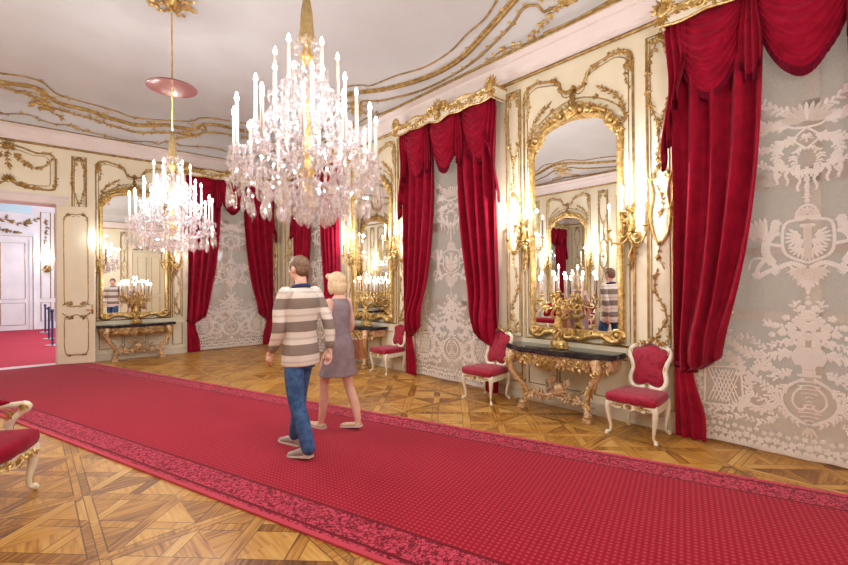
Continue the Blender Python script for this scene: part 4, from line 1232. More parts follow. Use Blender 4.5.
# ================================================================== CANDLES
mb = MB(); mb.lathe([(.0115, 0), (.0115, .9), (.0095, 1.0)], 8); o = mb.build('candle', 'wax', auto=50); ME_CANDLE = o.data; bpy.data.objects.remove(o)
mb = MB(); mb.lathe([(.004, 0), (.0135, .014), (.012, .028), (.004, .055)], 7); o = mb.build('flame', 'flame', smooth=True); ME_FLAME = o.data; bpy.data.objects.remove(o)
def candle(par, x, y, z, L, fat=1.0):
    c = inst('candle', ME_CANDLE, par, (x, y, z), sc=(fat, fat, L)); f = inst('flame', ME_FLAME, c, (0, 0, 1.0), sc=(1.0, 1.0, 1.0 / L)); return c
def lamp_point(par, x, y, z, w, r=.02, col=(.90, .95, 1.02)):
    l = bpy.data.lights.new('candle_light', 'POINT'); l.energy = w; l.shadow_soft_size = r; l.color = col
    o = bpy.data.objects.new('candle_light', l); COL.objects.link(o); o.parent = par; o.location = (x, y, z); return o
def cup(mb, x, y, z, r=.03):
    mb.lathe([(.008, -.02), (r * .7, -.008), (r, .0), (r * .9, .004), (.014, .006), (.016, .03), (.012, .032)], 10, (x, y, z))

def candelabrum(w, s, y, z, lab, n=11):
    loc = wall_loc(w, s, z, y); r = empty('candelabrum', loc, RZ[w], lab, 'candelabrum', 'gilt candelabra on the consoles')
    b = MB(); b.lathe([(.105, 0), (.112, .012), (.095, .03), (.10, .045), (.07, .075), (.055, .10), (.04, .115), (.035, .13)], 12, sq=.8)
    for k in range(14):
        a = 2 * pi * k / 14; b.xf = Matrix.Rotation(a, 4, 'Z'); b.leaf(0, .015, pi / 2 + .4 * (-1) ** k, .08, .045, -.10, .025); b.leaf(0, .05, -.3, .06, .035, -.08, .025)
    b.xf = None
    for k in range(4):
        a = pi / 4 + pi / 2 * k; b.ball((.10 * cos(a), .08 * sin(a), .02), (.03, .03, .022), 8, 6)
    b.build('base', 'gilt', r, auto=50)
    f = MB()   # winged child holding the branches
    f.tube(smooth2([(-.03, .01, .12), (-.045, .02, .18), (-.02, .0, .24)], 4), [.02, .022, .024, .026, .028, .03, .03, .032, .034], 8)
    f.tube(smooth2([(.04, .02, .12), (.05, .035, .19), (.02, .0, .24)], 4), [.02, .022, .024, .026, .028, .03, .03, .032, .034], 8)
    f.tube(smooth2([(0, 0, .23), (.005, .01, .29), (0, 0, .36), (0, 0, .40)], 4), [.045, .048, .05, .05, .05, .048, .048, .05, .05, .046, .04, .03, .022], 10)
    f.ball((0, .012, .435), (.032, .034, .038), 10, 8); f.ball((0, .0, .45), (.036, .036, .03), 8, 6)
    for sx in (-1, 1):
        f.tube(smooth2([(sx * .04, 0, .37), (sx * .085, .02, .40), (sx * .06, .02, .47), (sx * .02, 0, .50)], 4), .017, 7)
        f.xf = None; f.leaf(sx * .04, .34, pi / 2 - sx * 1.0, .12, .06, -.03, .02)
    f.tube(smooth2([(.05, .05, .12), (-.05, .06, .22), (.06, .05, .30)], 4), .016, 6)
    f.build('figure', 'gilt', r, auto=60)
    st = MB(); st.lathe([(.02, .45), (.03, .49), (.045, .51), (.02, .54), (.03, .57), (.015, .6), (.012, .68)], 10)
    for k in range(12): st.xf = Matrix.Rotation(k * .55, 4, 'Z'); st.leaf(0, .5 + .01 * k, pi / 2 - .5 + k % 3 * .5, .08, .04, .02, .02)
    st.xf = None; st.build('stem', 'gilt', r, auto=50)
    spots = [(0, 0, .70, .26)]
    for k in range(n - 1):
        a = 2 * pi * (k + .5) / (n - 1); R = .30 if k % 2 else .22
        spots.append((R * cos(a), .60 * R * sin(a) * (1 if w != 'E' else .8), .60 if k % 2 else .66, .22))
    for x, yy, zz, L in spots:
        a = MB(); P = smooth2([(0, 0, .52), (x * .35, yy * .35, .50), (x * .75, yy * .75, zz - .12), (x * 1.0, yy * 1.0, zz - .06), (x, yy, zz - .01)], 5) if abs(x) + abs(yy) > .01 else [(0, 0, .6), (0, 0, .69)]
        a.tube(P, .0085, 6); cup(a, x, yy, zz, .034)
        for q in (4, 9, 13):
            if q < len(P): a.xf = Matrix.Translation(P[q]); a.leaf(0, 0, 1.2, .06, .03, .0, .015); a.leaf(0, 0, -1.8, .05, .03, .0, .015); a.xf = None
        a.build('arm', 'gilt', r, auto=50)
        candle(r, x, yy, zz + .025, L)
    for sx in (-1, 1): lamp_point(r, sx * .21, .04, .93, 4.5)
    return r
candelabrum('R', 2.95, .26, .79, 'gilt candelabrum with lit candles on the nearest console')
candelabrum('R', 7.10, .27, .79, 'gilt candelabrum with lit candles on the console behind the woman')
candelabrum('E', 1.76, .22, .77, 'gilt candelabrum with lit candles on the end-wall console')

# ================================================================== WALL SCONCES
def sconce(w, s, z, lab, wt=13.5):
    r = empty('wall_sconce', wall_loc(w, s, z), RZ[w], lab, 'sconce', 'gilt wall sconces')
    p = MB()
    p.tube(smooth2([(0, .02, -.36), (.02, .035, -.26), (-.025, .05, -.14), (.02, .06, -.02), (-.015, .05, .1), (.01, .04, .22)], 4), [.010] * 4 + [.018] * 5 + [.024] * 6 + [.017] * 4 + [.010] * 2, 7)
    p.shell(0, .02, .10, pi / 2, 2.8, 8, .05); p.shell(0, -.02, .11, -pi / 2, 1.6, 6, .05); p.spray([(0, .1), (.03, .2), (0, .28)], 5, .09, .04, 2, .012); p.spray([(0, -.1), (-.03, -.22), (.0, -.36)], 6, .08, .03, 3, .012)
    p.scroll(.06, .0, .06, pi / 2, 1.1, .018, .07, -1); p.scroll(-.06, -.04, .06, pi / 2, 1.1, .018, .07, 1)
    p.build('back_plate', 'gilt', r, auto=55)
    for x, y, zz in ((-.20, .15, .06), (.20, .15, .04), (.02, .22, .22)):
        a = MB(); P = smooth2([(0, .06, -.02), (x * .4, y * .7, -.12), (x * .85, y, -.10), (x * 1.02, y, -.02), (x, y, zz - .01)] if abs(x) > .1 else [(0, .06, 0), (.05, .14, .04), (-.03, .2, .10), (.03, .22, .16), (x, y, zz - .01)], 5)
        a.tube(P, .010, 6); cup(a, x, y, zz, .036)
        for q in (5, 10, 15): a.xf = Matrix.Translation(P[q]); a.leaf(0, 0, 1.3, .06, .03, 0, .015); a.leaf(0, 0, -1.5, .05, .03, 0, .015); a.xf = None
        a.build('arm', 'gilt', r, auto=50); candle(r, x, y, zz + .025, .22)
    lamp_point(r, 0.0, .31, .46, wt)
    return r
sconce('R', 2.16, 2.16, 'gilt three-candle sconce on the right of the nearest mirror, beside the near window')
sconce('R', 3.60, 2.16, 'gilt three-candle sconce between the middle window and the nearest mirror')
sconce('R', 6.52, 2.18, 'gilt three-candle sconce left of the middle window, on the farther mirror edge')
sconce('R', 7.96, 2.18, 'gilt three-candle sconce on the far edge of the long-wall mirror behind the woman')
sconce('E', 2.50, 2.12, 'gilt three-candle sconce on the end wall beside the crimson curtain', 8.0)
sconce('E', 1.04, 2.12, 'gilt three-candle sconce on the end wall behind the open door leaf', 6.0)
for s, d, q in ((2.16, 'nearest the camera', 2.5), (3.60, 'second from the camera', 6.0), (6.52, 'third from the camera', 26.0), (7.96, 'beyond the sofa', 22.0)):
    sconce('L', s, 2.16, 'gilt three-candle sconce on the opposite wall, ' + d + ', seen by reflection', q)
# ================================================================== SEATS
def outline_pad(mb, out, y0, y1, rings=((1, 0), (.9, .55), (.7, .85), (.35, .97), (.001, 1.0)), cz=0.0, xf=None):
    """domed pad on an (x, z) outline, from y0 (rim) to y1 (middle)"""
    n = len(out); vs = []; fs = []
    for sc, h in rings:
        for x, z in out: vs.append((x * sc, y0 + (y1 - y0) * h, cz + (z - cz) * sc))
    for k in range(len(rings) - 1):
        for i in range(n): j = (i + 1) % n; fs.append((k * n + i, k * n + j, (k + 1) * n + j, (k + 1) * n + i))
    fs.append(tuple(range(n - 1, -1, -1)))
    mb.add(vs, fs)

def cabriole(mb, x, y, zt, dx, dy, r=.026):
    L = sqrt(dx * dx + dy * dy); dx, dy = dx / L, dy / L
    P = smooth2([(x, y, zt), (x + dx * .018, y + dy * .018, zt - .05), (x + dx * .012, y + dy * .012, zt * .60), (x - dx * .012, y - dy * .012, zt * .30), (x - dx * .006, y - dy * .006, zt * .12), (x + dx * .02, y + dy * .02, .035), (x + dx * .034, y + dy * .034, .018)], 4)
    n = len(P) - 1; rr = []
    for i in range(n + 1):
        t = i / n; rr.append(r * (1.25 - .75 * sstep(t * 1.5)) + (.006 if t > .8 else 0))
    mb.tube(P, rr, 8)
    mb.ball((x + dx * .03, y + dy * .03, .018), (.022, .022, .018), 8, 6)

def seat_pad(mb, hw, hb, y0, y1, z0, h, bulge=.02):
    """upholstered seat: plan trapezium with bowed front"""
    out = smooth2([(-hb, y0), (-(hb + hw) / 2 - .01, (y0 + y1) / 2), (-hw, y1 - .03), (-hw * .85, y1 + .01), (0, y1 + bulge + .012), (hw * .85, y1 + .01), (hw, y1 - .03), ((hb + hw) / 2 + .01, (y0 + y1) / 2), (hb, y0)], 4)
    n = len(out); cy = (y0 + y1) / 2; vs = []; fs = []
    rings = [(.97, 0), (1.0, .25), (1.005, .5), (.985, .72), (.9, .88), (.65, .97), (.3, 1.0), (.001, 1.0)]
    for sc, t in rings:
        for x, y in out: vs.append((x * sc, cy + (y - cy) * sc, z0 + h * t))
    for k in range(len(rings) - 1):
        for i in range(n): j = (i + 1) % n; fs.append((k * n + i, k * n + j, (k + 1) * n + j, (k + 1) * n + i))
    fs.append(tuple(range(n - 1, -1, -1))); mb.add(vs, fs)
    return out

BACK = [(0, .04), (.06, .015), (.12, .01), (.165, .04), (.185, .10), (.172, .17), (.165, .22), (.185, .30), (.212, .36), (.205, .42), (.165, .455), (.115, .465), (.07, .495), (0, .515)]
def make_chair(label):
    """local frame: +y is the front, z up; origin on the floor under the seat's middle"""
    r = empty('side_chair', (0, 0, 0), 0, label, 'chair', 'crimson side chairs along the wall')
    SH = .40
    m = MB(); seat_pad(m, .255, .215, -.21, .235, SH - .035, .105); m.build('seat', 'damask', r, smooth=True)
    f = MB()
    fo = smooth2([(-.215, -.215), (-.24, 0), (-.25, .20), (-.22, .235), (-.10, .240), (0, .262), (.10, .240), (.22, .235), (.25, .20), (.24, 0), (.215, -.215)], 4)
    for k in range(len(fo)):
        a, b = fo[k], fo[(k + 1) % len(fo)]
        d0 = .05 + .022 * cos(a[0] * 24) ** 2; d1 = .05 + .022 * cos(b[0] * 24) ** 2
        f.add([(a[0], a[1], SH - .025), (b[0], b[1], SH - .025), (b[0], b[1], SH - .03 - d1), (a[0], a[1], SH - .03 - d0), (a[0] * .88, a[1] * .88, SH - .025), (b[0] * .88, b[1] * .88, SH - .025), (b[0] * .88, b[1] * .88, SH - .03 - d1), (a[0] * .88, a[1] * .88, SH - .03 - d0)],
              [(3, 2, 1, 0), (4, 5, 6, 7), (2, 3, 7, 6), (0, 1, 5, 4)])
    o = f.build('seat_frame', 'chair_white', r, auto=45)
    g = MB(); g.shell(0, SH - .07, .05, pi / 2, 2.6, 7, .262); g.shell(0, SH - .06, .04, -pi / 2, 2.2, 5, .262)
    g.build('gilt_crest', 'gilt', o, auto=50)
    for sx in (-1, 1): g = MB(); g.spray([(sx * .03, SH - .07), (sx * .1, SH - .055), (sx * .17, SH - .06)], 4, .045, .245, 3, .005); g.build('gilt_spray', 'gilt', o, auto=50)
    for x, y, dx, dy in ((-.225, .20, -1, 1), (.225, .20, 1, 1), (-.195, -.20, -.5, -1), (.195, -.20, .5, -1)):
        m = MB(); cabriole(m, x, y, SH - .03, dx, dy); l = m.build('leg', 'chair_white', r, smooth=True)
        g = MB(Matrix.Translation((x, y, 0)) @ Matrix.Rotation(atan2(dy, dx) - pi / 2, 4, 'Z'))
        g.leaf(0, SH - .13, pi / 2, .10, .03, .036, .008); g.leaf(0, SH - .13, -pi / 2, .07, .02, .026, .006); g.leaf(0, .05, pi / 2, .05, .02, .012, .006)
        g.build('gilt_trim', 'gilt', l, auto=50)
    T = Matrix.Translation((0, -.205, SH + .045)) @ Matrix.Rotation(math.radians(13), 4, 'X')
    out = smooth2(sym(BACK) + [BACK[0]], 3)[:-1]
    m = MB(T); outline_pad(m, [(x * .90, .26 + (z - .26) * .9) for x, z in out], .0, .035, cz=.26); outline_pad(m, [(x * .90, .26 + (z - .26) * .9) for x, z in reversed(out)], -.005, -.028, cz=.26)
    m.build('backrest', 'damask', r, smooth=True)
    m = MB(T); m.wire(out, .025, 0.0, 8, closed=True, flat=.85)
    for sx in (-1, 1): m.tube(smooth2([(sx * .135, 0, .02), (sx * .16, 0, -.05), (sx * .185, .01, -.13)], 4), .02, 8)
    o = m.build('back_frame', 'chair_white', r, smooth=True)
    g = MB(T); g.shell(0, .52, .055, pi / 2, 3.4, 9, .012); g.flower(0, .52, .035, .03)
    for sx in (-1, 1): g.spray([(sx * .03, .52), (sx * .08, .50), (sx * .13, .475)], 3, .045, .018, 5, .005)
    g.build('gilt_crest', 'gilt', o, auto=50)
    g = MB(T); g.shell(0, .035, .035, pi / 2, 2.6, 6, .02); g.build('gilt_shell', 'gilt', o, auto=50)
    for sx in (-1, 1):
        g = MB(T); g.leaf(sx * .20, .43, -pi / 2 - sx * .3, .06, .025, .02, .008); g.build('gilt_leaf', 'gilt', o, auto=50)
        g = MB(T); g.leaf(sx * .168, .2, pi / 2, .07, .02, .02, .006); g.build('gilt_leaf', 'gilt', o, auto=50)
    return r
chair = make_chair('crimson side chair in front of the nearest window, right of the nearest console')
chair.location = (4.765, 1.955, 0); chair.rotation_euler = (0, 0, pi / 2)
for (x, y, dz, lab) in ((4.70, 3.97, .03, 'crimson side chair left of the nearest console, in front of the middle window'),
                        (4.86, 6.42, -.04, 'crimson side chair farthest back, left of the middle window')):
    c = copy_tree(chair); c.location = (x, y, 0); c.rotation_euler = (0, 0, pi / 2 + dz); c['label'] = lab

def settee(name, hw, loc, rz, lab, cat, arms=True, back_n=1, group=None):
    r = empty(name, loc, rz, lab, cat, group)
    SH = .40
    m = MB(); seat_pad(m, hw, hw * .93, -.24, .30, SH - .02, .13, .02); m.build('seat', 'velvet', r, smooth=True)
    f = MB()
    fo = smooth2([(-hw * .93, -.245), (-hw * .985, 0), (-hw * .985, .26), (-hw * .8, .30), (-hw * .4, .30), (0, .325), (hw * .4, .30), (hw * .8, .30), (hw * .985, .26), (hw * .985, 0), (hw * .93, -.245)], 5)
    for k in range(len(fo)):
        a, b = fo[k], fo[(k + 1) % len(fo)]
        d0 = .06 + .035 * cos(a[0] * 12) ** 2; d1 = .06 + .035 * cos(b[0] * 12) ** 2
        f.add([(a[0], a[1], SH - .015), (b[0], b[1], SH - .015), (b[0], b[1], SH - .02 - d1), (a[0], a[1], SH - .02 - d0), (a[0] * .9, a[1] * .88, SH - .015), (b[0] * .9, b[1] * .88, SH - .015), (b[0] * .9, b[1] * .88, SH - .02 - d1), (a[0] * .9, a[1] * .88, SH - .02 - d0)],
              [(3, 2, 1, 0), (4, 5, 6, 7), (2, 3, 7, 6), (0, 1, 5, 4)])
    o = f.build('seat_frame', 'chair_white', r, auto=45)
    g = MB(); g.shell(0, SH - .08, .06, pi / 2, 2.6, 7, .325); g.shell(0, SH - .07, .05, -pi / 2, 2.2, 5, .325)
    g.build('gilt_crest', 'gilt', o, auto=50)
    for sx in (-1, 1): g = MB(); g.spray([(sx * .04, SH - .08), (sx * .14, SH - .06), (sx * .24, SH - .07)], 6, .055, .31, 3, .006); g.build('gilt_spray', 'gilt', o, auto=50)
    for sx in (-1, 1):     # carving of the side rails
        g = MB(); g.xf = Matrix.Translation((sx * hw * .985, 0, 0)) @ Matrix.Rotation(-sx * pi / 2, 4, 'Z')
        g.shell(0, SH - .075, .05, pi / 2, 2.6, 7, .004); g.spray([(-.03, SH - .075), (-.1, SH - .06), (-.2, SH - .08)], 5, .05, .004, 4, .006); g.spray([(.03, SH - .075), (.1, SH - .06), (.2, SH - .08)], 5, .05, .004, 5, .006)
        g.build('gilt_trim', 'gilt', o, auto=50)
    xs = [(-hw * .93, .25, -1, 1), (hw * .93, .25, 1, 1), (-hw * .88, -.23, -.5, -1), (hw * .88, -.23, .5, -1)]
    if back_n > 1: xs += [(-hw * .33, .28, 0, 1), (hw * .33, .28, 0, 1)]
    for x, y, dx, dy in xs:
        m = MB(); cabriole(m, x, y, SH - .03, dx, dy, .038); l = m.build('leg', 'chair_white', r, smooth=True)
        g = MB(Matrix.Translation((x, y, 0)) @ Matrix.Rotation(atan2(dy, dx) - pi / 2, 4, 'Z'))
        g.leaf(0, SH - .13, pi / 2, .11, .035, .04, .01); g.leaf(0, SH - .13, -pi / 2, .08, .025, .03, .008); g.leaf(0, .06, pi / 2, .06, .022, .014, .008); g.build('gilt_trim', 'gilt', l, auto=50)
    T = Matrix.Translation((0, -.25, SH + .08)) @ Matrix.Rotation(math.radians(12), 4, 'X')
    bw = hw * .92 / back_n
    for k in range(back_n):
        cx = (k - (back_n - 1) / 2) * 2 * bw
        sc = bw / .21
        out = [(x * sc, z * (1.08 if k == (back_n - 1) / 2 else 1.0)) for x, z in smooth2(sym(BACK) + [BACK[0]], 3)[:-1]]
        TT = T @ Matrix.Translation((cx, 0, 0))
        m = MB(TT); outline_pad(m, [(x * .94, .26 + (z - .26) * .9) for x, z in out], 0, .045, cz=.26); outline_pad(m, [(x * .94, .26 + (z - .26) * .9) for x, z in reversed(out)], -.005, -.03, cz=.26)
        m.build('backrest', 'velvet', r, smooth=True)
        m = MB(TT); m.wire(out, .026, 0, 8, closed=True)
        o = m.build('back_frame', 'chair_white', r, smooth=True)
        g = MB(TT); g.shell(0, .53, .06, pi / 2, 3.4, 9, .012); g.build('gilt_trim', 'gilt', o, auto=50)
    m = MB(T)
    for sx in (-1, 1): m.tube([(sx * hw * .75, 0, .04), (sx * hw * .8, 0, -.1)], .024, 8)
    m.build('back_post', 'chair_white', r, smooth=True)
    for sx in (-1, 1):
        m = MB()
        P = smooth2([(sx * hw * .97, .12, SH - .02), (sx * (hw * .97 + .02), .09, SH + .08), (sx * (hw * .97 + .015), .12, SH + .16), (sx * (hw * .97 + .02), .185, SH + .225), (sx * (hw * .97 + .02), .215, SH + .255), (sx * (hw * .97 + .02), .19, SH + .278), (sx * (hw * .97 + .02), .12, SH + .275), (sx * (hw * .97 + .015), -.08, SH + .275), (sx * hw * .93, -.27, SH + .33)], 5)
        m.tube(P, [.024 + .006 * (i > 14 and i < 26) for i in range(len(P))], 8)
        a = m.build('arm', 'chair_white', r, smooth=True)
        g = MB(Matrix.Translation((sx * (hw * .97 + .02), 0, 0)) @ Matrix.Rotation(-sx * pi / 2, 4, 'Z'))
        for yy in (.025, -.025):
            g.scroll(-.195 * sx, SH + .25, .034, 0, 1.2, .012, yy, -sx); g.leaf(-.13 * sx, SH + .16, pi / 2 - sx * .6, .1, .035, yy, .01)
        g.leaf(-.1 * sx, SH + .06, pi / 2, .1, .03, .024, .008)
        g.build('gilt_trim', 'gilt', a, auto=50)
        m = MB(); m.ball((sx * (hw * .97 + .015), -.02, SH + .298), (.036, .13, .03), 10, 8); m.build('arm_pad', 'velvet', a, smooth=True)
    return r
settee('armchair', .30, (-.345, 4.50, 0), -2.053, 'carved armchair with crimson seat on the bare parquet at the left edge', 'armchair')
settee('sofa', .98, (XL + .42, 7.2, 0), -pi / 2, 'crimson three-back sofa against the opposite wall, seen in the nearest mirror', 'sofa', back_n=3)

# ================================================================== CHANDELIERS
def drop_mesh(kind):
    mb = MB()
    if kind == 0:    # flat pear
        mb.lathe([(.002, 0), (.004, -.01), (.012, -.03), (.026, -.07), (.03, -.09), (.022, -.112), (.004, -.125)], 8, sq=.38)
        mb.lathe([(.002, .03), (.011, .018), (.011, .010), (.002, 0)], 6)
    elif kind == 1:  # spear
        mb.lathe([(.002, 0), (.009, -.015), (.013, -.05), (.008, -.10), (.001, -.14)], 6); mb.lathe([(.002, .026), (.010, .014), (.002, 0)], 6)
    elif kind == 2:  # big pendant
        mb.lathe([(.002, 0), (.010, -.01), (.03, -.05), (.04, -.085), (.032, -.115), (.006, -.14)], 8, sq=.4); mb.lathe([(.002, .045), (.016, .026), (.016, .014), (.002, 0)], 8)
    elif kind == 3:  # standing spire
        mb.lathe([(.018, 0), (.022, .02), (.010, .04), (.017, .07), (.012, .16), (.001, .25)], 6)
    o = mb.build('crystal_drop', 'crystal'); me = o.data; bpy.data.objects.remove(o); return me
DROPS = [drop_mesh(k) for k in range(4)]
TIERS = [(.465, .40, 12, .265, 0.0), (.33, .60, 9, .25, .2), (.205, .85, 6, .235, .5)]   # radius, cup height over the lowest drop, candles, length, phase

def make_chandelier(label):
    r = empty('crystal_chandelier', (0, 0, 2.03), 0, label, 'chandelier', 'crystal chandeliers')
    top = ZT - 2.03
    m = MB(); m.lathe([(.012, 1.52), (.010, top - .03), (.03, top - .02), (.03, top)], 8); m.build('rod', 'brass', r, smooth=True)
    m = MB(); n = 14
    prof = [(.018, 1.56), (.022, 1.50), (.036, 1.42), (.045, 1.30), (.050, 1.24), (.044, 1.215), (.02, 1.21)]
    vs = []
    m.lathe(prof, 24)
    for i, p in enumerate(m.v):
        a = atan2(p[1], p[0]); k = 1 + .10 * cos(a * 8); m.v[i] = (p[0] * k, p[1] * k, p[2])
    m.build('silk_sleeve', 'sleeve', r, smooth=True)
    m = MB(); m.lathe([(.004, .10), (.03, .13), (.045, .17), (.02, .21), (.035, .28), (.05, .33), (.03, .38), (.018, .44), (.04, .52), (.022, .58), (.016, .74), (.035, .80), (.018, .86), (.014, 1.04), (.03, 1.08), (.042, 1.12), (.028, 1.16), (.012, 1.22)], 10)
    m.build('stem', 'brass', r, auto=40)
    # scroll crown at the neck
    m = MB()
    for k in range(6):
        a = pi / 3 * k; m.xf = Matrix.Rotation(a, 4, 'Z')
        m.tube(smooth2([(.03, 0, 1.20), (.06, 0, 1.235), (.09, 0, 1.21), (.088, 0, 1.165), (.06, 0, 1.15), (.05, 0, 1.12), (.085, 0, 1.10), (.088, 0, 1.03), (.075, 0, .97), (.09, 0, .93)], 4), .0085, 6)
        for z in (.95, 1.0, 1.05, 1.1, 1.15, 1.2): m.ball((.078 + .012 * sin(z * 40), 0, z), .012, 6, 4)
    m.xf = None; m.build('crown', 'glass_arm', r, auto=40)
    for R, zc, nc, L, ph in TIERS:
        for k in range(nc):
            a = 2 * pi * (k + ph) / nc; ca, sa = cos(a), sin(a)
            m = MB(Matrix.Rotation(a, 4, 'Z'))
            P = smooth2([(.03, 0, zc - .10), (R * .3, 0, zc - .17), (R * .65, 0, zc - .19), (R * .95, 0, zc - .11), (R * 1.02, 0, zc - .045), (R, 0, zc - .005)], 5)
            m.tube(P, .0085, 6)
            for q in range(3, len(P) - 3, 3): m.ball(P[q], .0135, 6, 4)
            ar = m.build('arm', 'glass_arm', r, auto=40)
            m = MB(Matrix.Translation((R * ca, R * sa, zc)))
            m.lathe([(.012, -.015), (.04, -.004), (.052, .004), (.05, .008), (.018, .006), (.016, .03), (.012, .03)], 12)
            for j in range(6):
                w = 2 * pi * j / 6; m.lathe([(.001, 0), (.007, -.014), (.009, -.035), (.001, -.06)], 5, (.048 * cos(w), .048 * sin(w), .002))
            m.build('drip_pan', 'crystal', ar)
            candle(r, R * ca, R * sa, zc + .022, L)
    rd = random.Random(11)
    nd = 0
    for R, z, n, kind, sc in ((.50, .225, 22, 0, 1.25), (.40, .17, 16, 2, 1.05), (.28, .16, 14, 2, 1.0), (.15, .15, 9, 2, 1.1), (.47, .33, 14, 1, 1.0), (.35, .44, 9, 1, 1.0), (.21, .70, 6, 1, 1.0)):
        for k in range(n):
            a = 2 * pi * (k + rd.uniform(-.2, .2)) / n
            inst('crystal_drop', DROPS[kind], r, (R * cos(a), R * sin(a), z + rd.uniform(-.025, .025)), (rd.uniform(-.08, .08), rd.uniform(-.08, .08), a + pi / 2 + rd.uniform(-.5, .5)), sc * rd.uniform(.9, 1.1))
            nd += 1
    for k in range(6):
        a = 2 * pi * (k + .1) / 6; inst('crystal_spire', DROPS[3], r, (.15 * cos(a), .15 * sin(a), .78), (0, 0, a))
    inst('crystal_drop', DROPS[2], r, (0, 0, .12), (0, 0, .4), 1.2)
    # swags of cut beads and small prisms between the tiers
    m = MB()
    def gem(x, y, z, s, e=1.6, ax=0):
        rt = Matrix.Translation((x, y, z)) @ Matrix.Rotation(rd.uniform(0, 6.28), 4, 'Z') @ Matrix.Rotation(rd.uniform(-.5, .5), 4, 'X')
        m.add([rt @ V(p) for p in ((s, 0, 0), (0, s, 0), (-s, 0, 0), (0, -s, 0), (0, 0, s * e), (0, 0, -s * e))], [(0, 1, 4), (1, 2, 4), (2, 3, 4), (3, 0, 4), (1, 0, 5), (2, 1, 5), (3, 2, 5), (0, 3, 5)])
    def chain(R0, z0, R1, z1, n, sag, twist=0, s=.0105, beads=9):
        for k in range(n):
            a = 2 * pi * k / n
            for j in range(beads):
                t = (j + .5) / beads; R = R0 + (R1 - R0) * t; w = a + twist * t; gem(R * cos(w), R * sin(w), z0 + (z1 - z0) * t - sag * 4 * t * (1 - t), s)
    chain(.465, .39, .465, .39, 12, .09, 2 * pi / 12); chain(.33, .59, .33, .59, 9, .10, 2 * pi / 9); chain(.205, .84, .205, .84, 6, .09, 2 * pi / 6)
    chain(.09, 1.02, .205, .86, 6, .05); chain(.205, .84, .33, .62, 12, .05); chain(.33, .58, .465, .42, 18, .06); chain(.08, .95, .32, .64, 9, .12, .3)
    chain(.46, .36, .1, .14, 16, .06, .2, .012, 12); chain(.48, .35, .48, .35, 12, .05, 2 * pi / 12, .012, 8); chain(.32, .56, .05, .36, 10, .08)
    for k in range(620):
        z = rd.uniform(.20, 1.0); Rm = .48 if z < .42 else (.47 - (z - .42) * .85 if z < .62 else .30 - (z - .62) * .5)
        R = Rm * sqrt(rd.uniform(.12, 1)); a = rd.uniform(0, 2 * pi); gem(R * cos(a), R * sin(a), z, rd.uniform(.008, .017), rd.uniform(1.2, 2.6))
    tag(m.build('crystal_beads', 'crystal', r), kind='stuff')
    for k in range(8):
        a = 2 * pi * (k + .5) / 8; lamp_point(r, .50 * cos(a), .50 * sin(a), .72, CH_W[0])
    return r
ch = make_chandelier('large crystal chandelier with lit candles hanging nearest the camera')
ch.location = (CHANDELIERS[0][0], CHANDELIERS[0][1], 2.03)
c2 = copy_tree(ch); c2.location = (CHANDELIERS[1][0], CHANDELIERS[1][1], 2.03); c2.rotation_euler = (0, 0, .35); c2['label'] = 'crystal chandelier hanging farther back, below a round rose-brown disc'
c3 = copy_tree(ch); c3.location = (CHANDELIERS[2][0], CHANDELIERS[2][1], 2.03); c3.rotation_euler = (0, 0, .8); c3['label'] = 'third crystal chandelier added behind the camera to light the near window'  # added out of view, brightens the lace of the near window
for c, q in ((c2, CH_W[1]), (c3, CH_W[2])):
    for o in c.children:
        if o.type == 'LIGHT': o.data = o.data.copy(); o.data.energy = q
m = MB(); m.lathe([(.02, 2.12), (.25, 2.115), (.293, 2.12), (.298, 2.128), (.293, 2.135), (.02, 2.145)], 48); m.build('disc', 'disc', c2, auto=40)

# ================================================================== NEXT ROOM THINGS
posts = []
for k, (x, y, lab) in enumerate(((.47, 15.6, 'steel barrier post in the next room, the nearest of the row'), (.45, 17.6, 'steel barrier post in the next room, second of the row'), (.42, 20.2, 'steel barrier post in the next room, farthest of the row'))):
    r = empty('barrier_post', (x, y, 0), 0, lab, 'barrier post', 'barrier posts in the next room')
    m = MB(); m.lathe([(.16, 0), (.16, .012), (.13, .03), (.03, .04)], 20); m.build('base', 'steel', r, auto=40)
    m = MB(); m.lathe([(.026, .03), (.026, .90), (.034, .905), (.034, .97), (.02, .985)], 14); m.build('pole', 'blue_belt', r, auto=40)
    if k < 2:
        nx, ny = ((.45, 17.6), (.42, 20.2))[k]; dx, dy = nx - x, ny - y
        m = MB()
        for i in range(13):
            t = i / 12; z = .93 - .03 * 4 * t * (1 - t); m.v += [(dx * t, dy * t, z), (dx * t, dy * t, z - .05)]
        m.f = [(2 * i, 2 * i + 2, 2 * i + 3, 2 * i + 1) for i in range(12)]
        m.build('belt', 'blue_belt', r)
m = MB(); m.box(-.38, .38, -.02, .02, -.13, .13); o = m.build('exit_sign', 'sign', loc=(-.30, 18.0, 3.95)); tag(o, 'pale blue sign hanging in the next room above the far door', 'sign')
m = MB(); m.tube([(-.3, 0, .13), (-.3, 0, 1.05)], .006, 5); m.tube([(.3, 0, .13), (.3, 0, 1.05)], .006, 5); m.build('hanger', 'steel', o)
sc = empty('wall_sconce', (.52, NY, 2.3), pi, 'gilt lit sconce on the white wall of the next room', 'sconce', None)
p = MB(); p.shell(0, 0, .16, pi / 2, 2.8, 8, .03); p.shell(0, 0, .2, -pi / 2, 1.6, 6, .03); p.build('back_plate', 'gilt', sc, auto=50)
for x in (-.18, .18):
    p = MB(); p.tube(smooth2([(0, .05, 0), (x * .6, .12, -.1), (x, .15, -.02), (x, .15, .05)], 5), .012, 6); cup(p, x, .15, .06, .04); p.build('arm', 'gilt', sc, auto=50); candle(sc, x, .15, .085, .25, 1.4)
lamp_point(sc, 0, .25, .4, 6)

